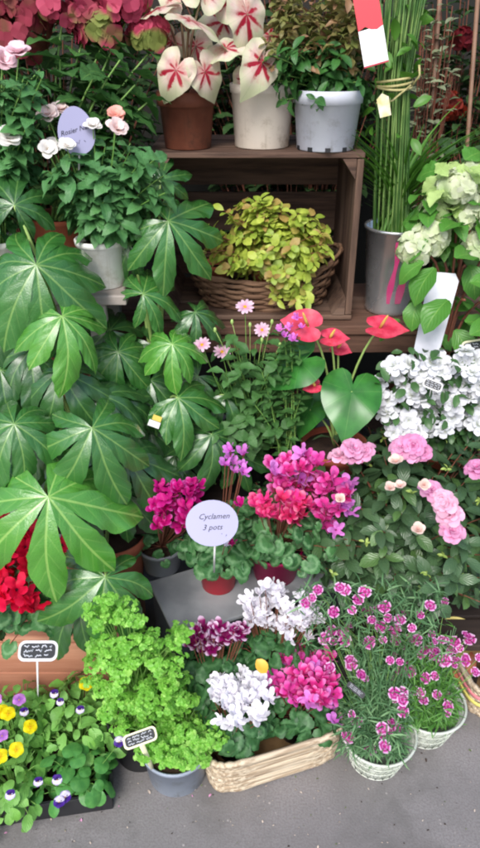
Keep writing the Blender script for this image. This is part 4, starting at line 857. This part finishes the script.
L_names = [['pansy plant with yellow flowers at the left edge of the black tray', 'pansy plant with white and violet flowers at the front left of the tray', 'pansy plant with dark violet blooms at the front of the black tray'],
           ['pansy plant with a bright yellow flower in the tray middle row at left', 'pansy plant with mostly leaves in the middle of the black tray', 'large round-leaved pansy plant at the front right corner of the black tray'],
           ['pansy plant with a lilac flower by the stake of the black label', 'pansy plant with small violet and white flowers right of the label stake', 'pansy plant with one yellow flower at the back right of the tray']]
cells = []
for i in range(3):
    for j in range(3): cells.append((c - tx * TW / 2 + tx * TW * ((i + .5) / 3) - ty * TD / 2 + ty * TD * ((j + .5) / 3)))
lab = ['pansy plant at the front left corner of the tray, violet and white flowers', 'pansy plant with small yellow flower at the left end of the tray, middle row', 'pansy plant with lilac flower at the back left of the tray',
       'pansy plant with white and violet faces at the front middle of the tray', 'leafy pansy plant with few flowers at the very middle of the tray', 'pansy plant with blue and white flowers behind the middle of the tray',
       'large round-leaved pansy plant at the front right corner of the black tray', 'leafy pansy plant at the right side of the tray, between front and back corners', 'pansy plant with one yellow flower at the back right corner of the tray']
allf = [(k, P_) for k, L_ in fls.items() for P_ in L_]
pf = {k: [] for k in range(9)}
for k, (x, y) in allf:
    w3 = PZ(x, y, .185); i = min(range(9), key=lambda q: (cells[q] - Vector((w3.x, w3.y, 0))).length); pf[i].append((k, w3))
ME = {'y': F_yel, 'v': F_vio, 'l': F_lip, 'p': F_prp}
for q in range(9):
    b = cells[q] + UP * .03; fr_ = 1 if q % 3 == 0 else 0; t = thing('pansy', lab[q], 'pansy', b, 'pansies in the black tray')
    big = 1.25 if q >= 6 else 1
    rosette(t, b, b + UP * (.072 - .02 * fr_) - ty * (.014 * fr_ * (0 if q == 6 else 1)), .090, .068 + .012 * fr_, .060, 48 if q == 6 else 90, T_round if q == 6 else T_ovl, L_panr if q == 6 else L_pan, .023 if q == 6 else .033, lo=-.6, inner=.3, j=.5, sm=M_stem)
    for k, w3 in pf[q]: flowers(t, [ME[k]], [w3], b, {'y': .019, 'v': .0115, 'l': .017, 'p': .014}[k], .08, .2, .25, M_stem, .0009, tipd=imdir(90))
tlabel('black T-shaped label with white rim standing behind the pansies before the orange box', P(38, 651, .90), 86, .072, .038, PZ(38, 703, .04), M_lab, seed=21, lines=3)

# ------------------------------------------------------------------ parsley
def parsley(label, b, pmat, rt, h, pts, nl, ls=.0125):
    t = thing('parsley', label, 'parsley', b, 'pots of parsley'); pot(t, b, rt, rt * .8, h, pmat, .012)
    f = MB(); st = MB(); bs = b + UP * (h - .01)
    Ts = [join(*[(blade([(0, .04), (.3, .22), (.6, .42), (.85, .38), (1, .2)], 6, 4, .2, .5, .55, 1.8 + k * .2, .14), Rz(a) @ Sc(s)) for a, s in ((0, 1), (.9, .75), (-.9, .75))]) for k in range(3)]
    for p in pts:
        sz_ = rnd(.75, 1.25); p = p + rvec() * .012
        mid = Vector((bs.x * .6 + p.x * .4, bs.y * .6 + p.y * .4, p.z * .7 + bs.z * .3)); cv = qcurve(bs + Vector((rnd(-1, 1), rnd(-1, 1), 0)) * rt * .5, mid, p, 5); tube(st, cv, .0010, 4, cap=False); ax = (cv[-1] - cv[-2]).normalized()
        for k in range(nl):
            rad = rvec(); d = (rad + ax * .5 + UP * .1); q = p + Vector((rad.x, rad.y, rad.z * .4)) * rnd(.004, .019); f.stamp(random.choice(Ts), frame(q, UP + ax * .3 + rvec() * .5, d, ls * sz_ * rnd(.6, 1.25)))
    part('stems', st, M_stem, t); part('foliage', f, L_par, t); return t
b = PZ(176, 789, 0); b.y += .045; pc = b.copy()
pts = [PZ(x, y, z) for x, y, z in [(random.gauss(165, 24), rnd(655, 762), rnd(.115, .20)) for _ in range(150)] if 105 < x < 215 and not (x < 132 and y > 735)] + [PZ(rnd(200, 226), rnd(725, 745), .15) for _ in range(8)]
parsley('curly bright green parsley in a blue-grey pot on the asphalt', b, M_greypot, .080, .105, pts, 12)
b = Vector((-.235, 1.03, 0)); b2 = b
pts = [P(x, y, Y) for x, y, Y in [(rnd(92, 182), rnd(602, 715), 1.00 + rnd(-.07, .07)) for _ in range(135)] if not (x > 150 and y < 625)]
parsley('taller parsley clump rising behind the potted one next to the orange box', b, M_blackpl, .075, .13, pts, 12)
tlabel('black label with cream rim leaning over the blue-grey parsley pot', P(140, 738, .885), 106, .070, .029, PZ(154, 772, .085), M_labc, side=-.1, seed=31)

# ------------------------------------------------------------------ straw basket of cyclamens
g = G('straw_weave'); i = g.isl(); co = g.n('TexCoord').outputs['UV']; mp = g.n('Mapping'); mp.inputs['Scale'].default_value = (6, 70, 1); g.L(co, mp.inputs[0]); cmb = g.n('CombineXYZ'); g.L(g.ma('MULTIPLY', i, 40), cmb.inputs[2]); g.L(cmb.outputs[0], mp.inputs[1])
nz = g.noise(1, 4, mp.outputs[0]); col = g.mix(g.sm(nz, .35, .65), lin('94806a'), lin('d8ccb4')); col = g.mix(g.ma('MULTIPLY', i, .5), col, lin('b8a488')); g.set(col, .75, 0, .3); g.bump(nz, .5, .002); M_straw = g.m
M_strawd = plain('straw_stake', '8a6a48', .8, 0, 'a8865c', 40)
BY = R(18.4); fl_ = PZ(213, 797, 0); frr = PZ(341, 758, 0); bx = (frr - fl_).normalized(); by = Vector((-bx.y, bx.x, 0)); Wd = (frr - fl_).length; c = fl_ + bx * Wd / 2 + by * .105; c.z = 0
t = thing('straw_basket', 'rectangular straw basket full of cyclamens on the asphalt', 'basket', c)
wicker(t, c, Wd / 2 + .006, .115, .112, math.atan2(bx.y, bx.x), [M_straw, M_strawd], .95, 11, .0085, 6, 14, .0012, .0022, 132, flat=.4)
def inb(u, v, z=.02): return c + bx * (Wd * u) + by * (.21 * v) + UP * z
M_pk = M_blackpl
def cl(cx_, cy_, sx, sy, n, z, ang=0, Y=None):
    out = []
    for _ in range(n):
        a = rnd(0, 6.28); q = math.sqrt(rnd(0, 1)); u, v = sx * q * math.cos(a), sy * q * math.sin(a); ca, sa = math.cos(R(ang)), math.sin(R(ang)); x, y = cx_ + u * ca - v * sa, cy_ + u * sa + v * ca; out.append(P(x, y, Y + rnd(-.02, .02)) if Y else PZ(x, y, z + rnd(-.015, .015)))
    return out
GC = 'cyclamens in the straw basket'
cyclamen('white cyclamen at the front left of the straw basket', inb(-.27, -.12), [(F_whc, cl(241, 699, 30, 30, 52, .215), .021)], .10, .055, 75, L_cyc2, M_pk, .04, .07, GC, .045)
cyclamen('hot pink cyclamen with pale-edged petals at the front right of the straw basket', inb(.22, -.10), [(F_hot + F_hot + F_lil[:1], cl(305, 680, 34, 30, 52, .215), .023), (F_lil, [PZ(x, y, .16) for x, y in ((330, 708), (334, 722), (322, 700), (272, 690))], .017)], .10, .055, 80, L_cyc2, M_pk, .04, .07, GC, .045)
cyclamen('purple and white two-tone cyclamen at the back left of the straw basket', inb(-.32, .40), [(F_bic, cl(218, 636, 29, 14, 34, .235, -8, 1.09), .019), (F_mag, [PZ(209, 662, .2)], .018)], .10, .065, 85, L_cyc2, M_pk, .04, .07, GC, .10)
cyclamen('white cyclamen at the back of the basket by the orange leaf', inb(.16, .42), [(F_whc, cl(281, 614, 42, 24, 64, .275, 22, 1.14) + [PZ(266, 646, .2)], .020)], .11, .08, 110, L_cyc2, M_pk, .04, .07, GC, .13)
p = P(252, 651, .97); m = MB(); m.stamp(blade(OVAL, 6, 4, .2, .7), frame(p - imdir(-60) * -.02, (CP - p).normalized() + UP * .3, imdir(-55), .034, .036)); o = part('fallen_leaf', m, plain('orange_leaf', 'd89a28', .5, 0, 'e0b040', 30)); o['label'] = 'single orange-yellow leaf lying between the white cyclamens in the basket'; o['category'] = 'leaf'

# ------------------------------------------------------------------ dianthus baskets
def mesh_pot(label, b, rt, rb, h, shoots_px, fls_px, z, lm, group='dianthus in white wire pots'):
    t = thing('dianthus', label, 'dianthus', b, group)
    m = MB(); lathe(m, b, [(.001, 0), (rb, 0), (rb + .003, .004), (rt - .002, h - .004), (rt - .004, h - .004), (rb - .001, .006), (.001, .006)], 40); part('pot', m, plain('pot_liner', 'bcc2b8', .6, 0, '949c90', 30), t)
    m = MB(); r_ = lambda q: rb + .0045 + (rt - rb - .003) * q
    N_ = 22
    for s_ in (-1, 1):
        for k in range(N_): tube(m, [b + Vector((r_(q) * math.cos(a), r_(q) * math.sin(a), .003 + (h - .006) * q)) for q in (0, .25, .5, .75, 1) for a in [2 * math.pi * k / N_ + s_ * q * .6]], .0012, 4)
    for q in (0, .33, .66): tube(m, [b + Vector((r_(q) * math.cos(a * .1745), r_(q) * math.sin(a * .1745), .003 + (h - .006) * q)) for a in range(36)], .0016, 5, closed=True)
    part('wire_mesh', m, M_meshpot, t)
    m = MB(); tube(m, [b + Vector(((rt + .003) * math.cos(a * .1309), (rt + .003) * math.sin(a * .1309), h)) for a in range(48)], .0034, 7, closed=True); part('rim', m, M_meshpot, t)
    f = MB(); bs = b + UP * (h - .02); st = MB()
    for p in shoots_px:
        d = (p - bs); o0 = bs + Vector((rnd(-1, 1), rnd(-1, 1), 0)) * rt * .6; mid = o0 * .5 + p * .5 + UP * .015; cv = qcurve(o0, mid, p, 5); tube(st, cv, .0009, 4, cap=False)
        for k in range(13):
            q = rnd(.1, 1) * 4.99; i = int(q); x = cv[i].lerp(cv[i + 1], q - i); ax = (cv[i + 1] - cv[i]).normalized(); f.stamp(T_narrow, frame(x, UP + rvec() * .8, ax + rvec() * .9, rnd(.022, .042)))
    part('stems', st, L_dia, t); part('foliage', f, lm, t)
    fls_px = fls_px + [p + Vector((rnd(-.03, .03), rnd(-.01, .01), rnd(-.02, .03))) for p in fls_px]
    flowers(t, F_dia, fls_px, bs, z * .92, .3, .35, .65, M_stem, .0008)
    return t
b = PZ(377, 771, 0); b.y += .035; b.z = 0
fp = [(402, 693), (395, 700), (357, 722), (345, 735), (383, 735), (370, 750), (389, 732), (399, 728), (392, 722), (361, 675), (350, 660), (340, 632), (345, 640), (372, 640), (330, 668), (322, 642), (383, 640), (381, 627), (349, 626), (367, 612), (400, 662)]
fl3 = [P(x, y, 0.93 + (760 - y) * .0016) for x, y in fp]
sp3 = [P(rnd(338, 412), y, .93 + (760 - y) * .0018 + rnd(-.03, .03)) for y in [rnd(630, 757) for _ in range(230)]]
mesh_pot('dianthus with white-edged pink flowers in the nearer white wire pot', b, .083, .055, .095, sp3, fl3, .0135, L_dia)
b = PZ(428, 748, 0); b.y += .055; b.z = 0
fp = [(413, 640), (422, 655), (440, 662), (452, 650), (430, 648), (445, 640), (460, 648), (470, 640), (437, 695), (425, 678), (415, 690), (423, 700), (412, 672), (447, 712), (408, 638), (456, 660), (465, 660), (400, 672), (395, 655), (433, 657), (475, 672), (418, 640), (432, 606), (442, 640), (405, 612), (395, 630)]
fl3 = [P(x, y, 1.0 + (735 - y) * .0016) for x, y in fp]
sp3 = [P(rnd(395, 458), y, 1.0 + (735 - y) * .0018 + rnd(-.03, .03)) for y in [rnd(625, 728) for _ in range(210)]]
mesh_pot('dianthus with grassy fresh green leaves in the farther white wire pot', b, .085, .055, .10, sp3, fl3, .0135, L_dia2)
t = tlabel('slim black label with white lines lying in the dianthus foliage', P(356, 690, 1.02), 55, .045, .014, 0, M_labk, seed=40)
b = Vector((.38, 1.19, 0)); t = thing('dianthus', 'shaded dianthus with small purple-pink blooms under the dark azalea', 'dianthus', b); pot(t, b, .07, .05, .1, M_blackpl)
f = MB(); 
for k in range(900): p = P(rnd(300, 440), rnd(585, 660), 1.14 + rnd(-.05, .05)); f.stamp(T_narrow, frame(p, UP + rvec() * .8, UP * .5 + rvec(), rnd(.025, .045)))
part('foliage', f, L_dia, t); flowers(t, F_dia, [P(x, y, 1.10) for x, y in ((312, 598), (306, 603), (318, 590), (345, 590), (352, 610), (358, 600), (385, 607), (430, 606), (340, 588), (372, 620), (334, 612), (365, 592), (400, 620), (412, 628), (388, 618), (420, 615))], b + UP * .1, .0125, .2, .35, .35, M_stem, .0008)

# ------------------------------------------------------------------ right edge: basket with stripes
c = Vector((.665, 1.20, 0)); t = thing('striped_basket', 'straw basket with pink and yellow bands cut by the right edge', 'basket', c)
wicker(t, c, .10, .085, .10, R(10), [M_straw, M_strawd], .92, 8, .0085, 4, 22, .003, .001, flat=.45)
for nm, cl, z in (('pink_strip', 'd88088', .072), ('yellow_band', 'd8d070', .05)):
    m = MB(); tube(m, [c + Vector((math.cos(a) * 0, 0, 0)) + (Rz(R(10)) @ Vector(((.104) * math.copysign(abs(math.cos(a)) ** .5, math.cos(a)), (.089) * math.copysign(abs(math.sin(a)) ** .5, math.sin(a)), z + .004))) for a in [i * .0698 for i in range(90)]], .006, 6, closed=True, flat=.5); part(nm, m, plain(nm, cl, .7, 0, None), t)
b = Vector((P(462, 640, 1.24).x, 1.26, .17)); t = thing('yellow_pot', 'pale yellow pot half hidden under the azalea at the right', 'flower pot', P(458, 632, 1.25) - UP * .09); bb = t.location.copy(); pot(t, bb, .045, .036, .10, plain('yellow_glaze', 'c8b860', .5, 0, 'd8cc80', 8))
m = MB(); lathe(m, bb - UP * .0 , [(.001, -.002), (.06, -.002), (.064, -.012), (.001, -.012)], 30); part('saucer', m, M_terra, t)
# box under the yellow pot so that it rests on something
t2 = thing('support_block', 'small wooden block under the pale yellow pot', 'block', (bb.x, bb.y, 0)); m = MB(); box(m, (bb.x, bb.y, (bb.z - .0125) / 2), (.11, .11, bb.z - .0125)); part('block', m, M_darkw, t2, False, .003)

# ------------------------------------------------------------------ background at the top right
def backbush(name, label, cat, base, region, n, T, lm, size, Y, extra=None, group=None):
    b = Vector(base); t = thing(name, label, cat, b, group); pot(t, b, .12, .09, .25, M_blackpl)
    x0, y0_, x1, y1_ = region; lp = [P(rnd(x0, x1), rnd(y0_, y1_), Y + rnd(-.15, .15)) for _ in range(n)]
    shoots(t, b + UP * .24, lp, T, lm, M_stemr, 14, size, .4, r=.0025, tilt=.4); return t
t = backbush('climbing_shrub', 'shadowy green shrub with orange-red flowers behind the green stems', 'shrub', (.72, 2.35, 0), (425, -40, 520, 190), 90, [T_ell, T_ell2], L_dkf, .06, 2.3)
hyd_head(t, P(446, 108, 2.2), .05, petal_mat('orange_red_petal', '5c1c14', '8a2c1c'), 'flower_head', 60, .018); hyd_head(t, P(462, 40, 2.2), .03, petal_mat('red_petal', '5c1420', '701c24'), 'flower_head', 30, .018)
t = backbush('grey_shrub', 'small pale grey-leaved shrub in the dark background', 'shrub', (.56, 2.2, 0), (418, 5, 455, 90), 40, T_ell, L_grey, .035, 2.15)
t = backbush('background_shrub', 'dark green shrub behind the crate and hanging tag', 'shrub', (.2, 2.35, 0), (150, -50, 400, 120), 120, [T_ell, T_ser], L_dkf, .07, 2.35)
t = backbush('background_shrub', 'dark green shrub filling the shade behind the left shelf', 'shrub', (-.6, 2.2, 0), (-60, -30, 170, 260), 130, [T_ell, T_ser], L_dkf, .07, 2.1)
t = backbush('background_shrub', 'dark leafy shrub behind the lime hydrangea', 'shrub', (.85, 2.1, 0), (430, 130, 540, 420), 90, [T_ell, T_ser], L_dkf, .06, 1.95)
for k, (x, lb) in enumerate(((430, 'pale brown cane standing left of the orange-red flowers'), (468, 'leaning reddish cane right of the orange-red flowers'))):
    p1 = P(x - 4, 190, 2.12); p2 = P(x + 12, -30, 2.12); m = MB(); q0 = p1 + (p1 - p2) * ((p1.z - 0) / (p2.z - p1.z)); tube(m, [q0, p1, p2], .006, 8); o = part('garden_cane', m, plain('cane%d' % k, '6e5240', .6, 0, '866650', 20)); o['label'] = lb; o['category'] = 'cane'; o['group'] = 'canes behind the plants'
# litter on the asphalt
m = MB()
for k in range(150):
    p = PZ(rnd(0, 480), rnd(745, 848), .003); m.stamp(T_ell, frame(p, UP + rvec() * .3, rvec(), rnd(.002, .007)), random.choice((0, 0, 0, 1, 2)))
for k in range(40):
    x = rnd(0, 470); p = PZ(x, 818 - x * .19 + rnd(-4, 22), .004); m.stamp(T_ell, frame(p, UP + rvec() * .4, rvec(), rnd(.005, .012)), random.choice((1, 2, 3, 0)))
o = part('petal_litter', m, [plain('dry_bits', 'a89c90', .8, 0, 'c8b8a8', 90), plain('soil_bits', '3a2c24', .9), plain('leaf_bits', '5c6a3c', .7), plain('petal_bits', 'c88cb0', .6)]); o['kind'] = 'stuff'; o['label'] = 'tiny dry petals and straw bits scattered on the asphalt'; o['category'] = 'litter'
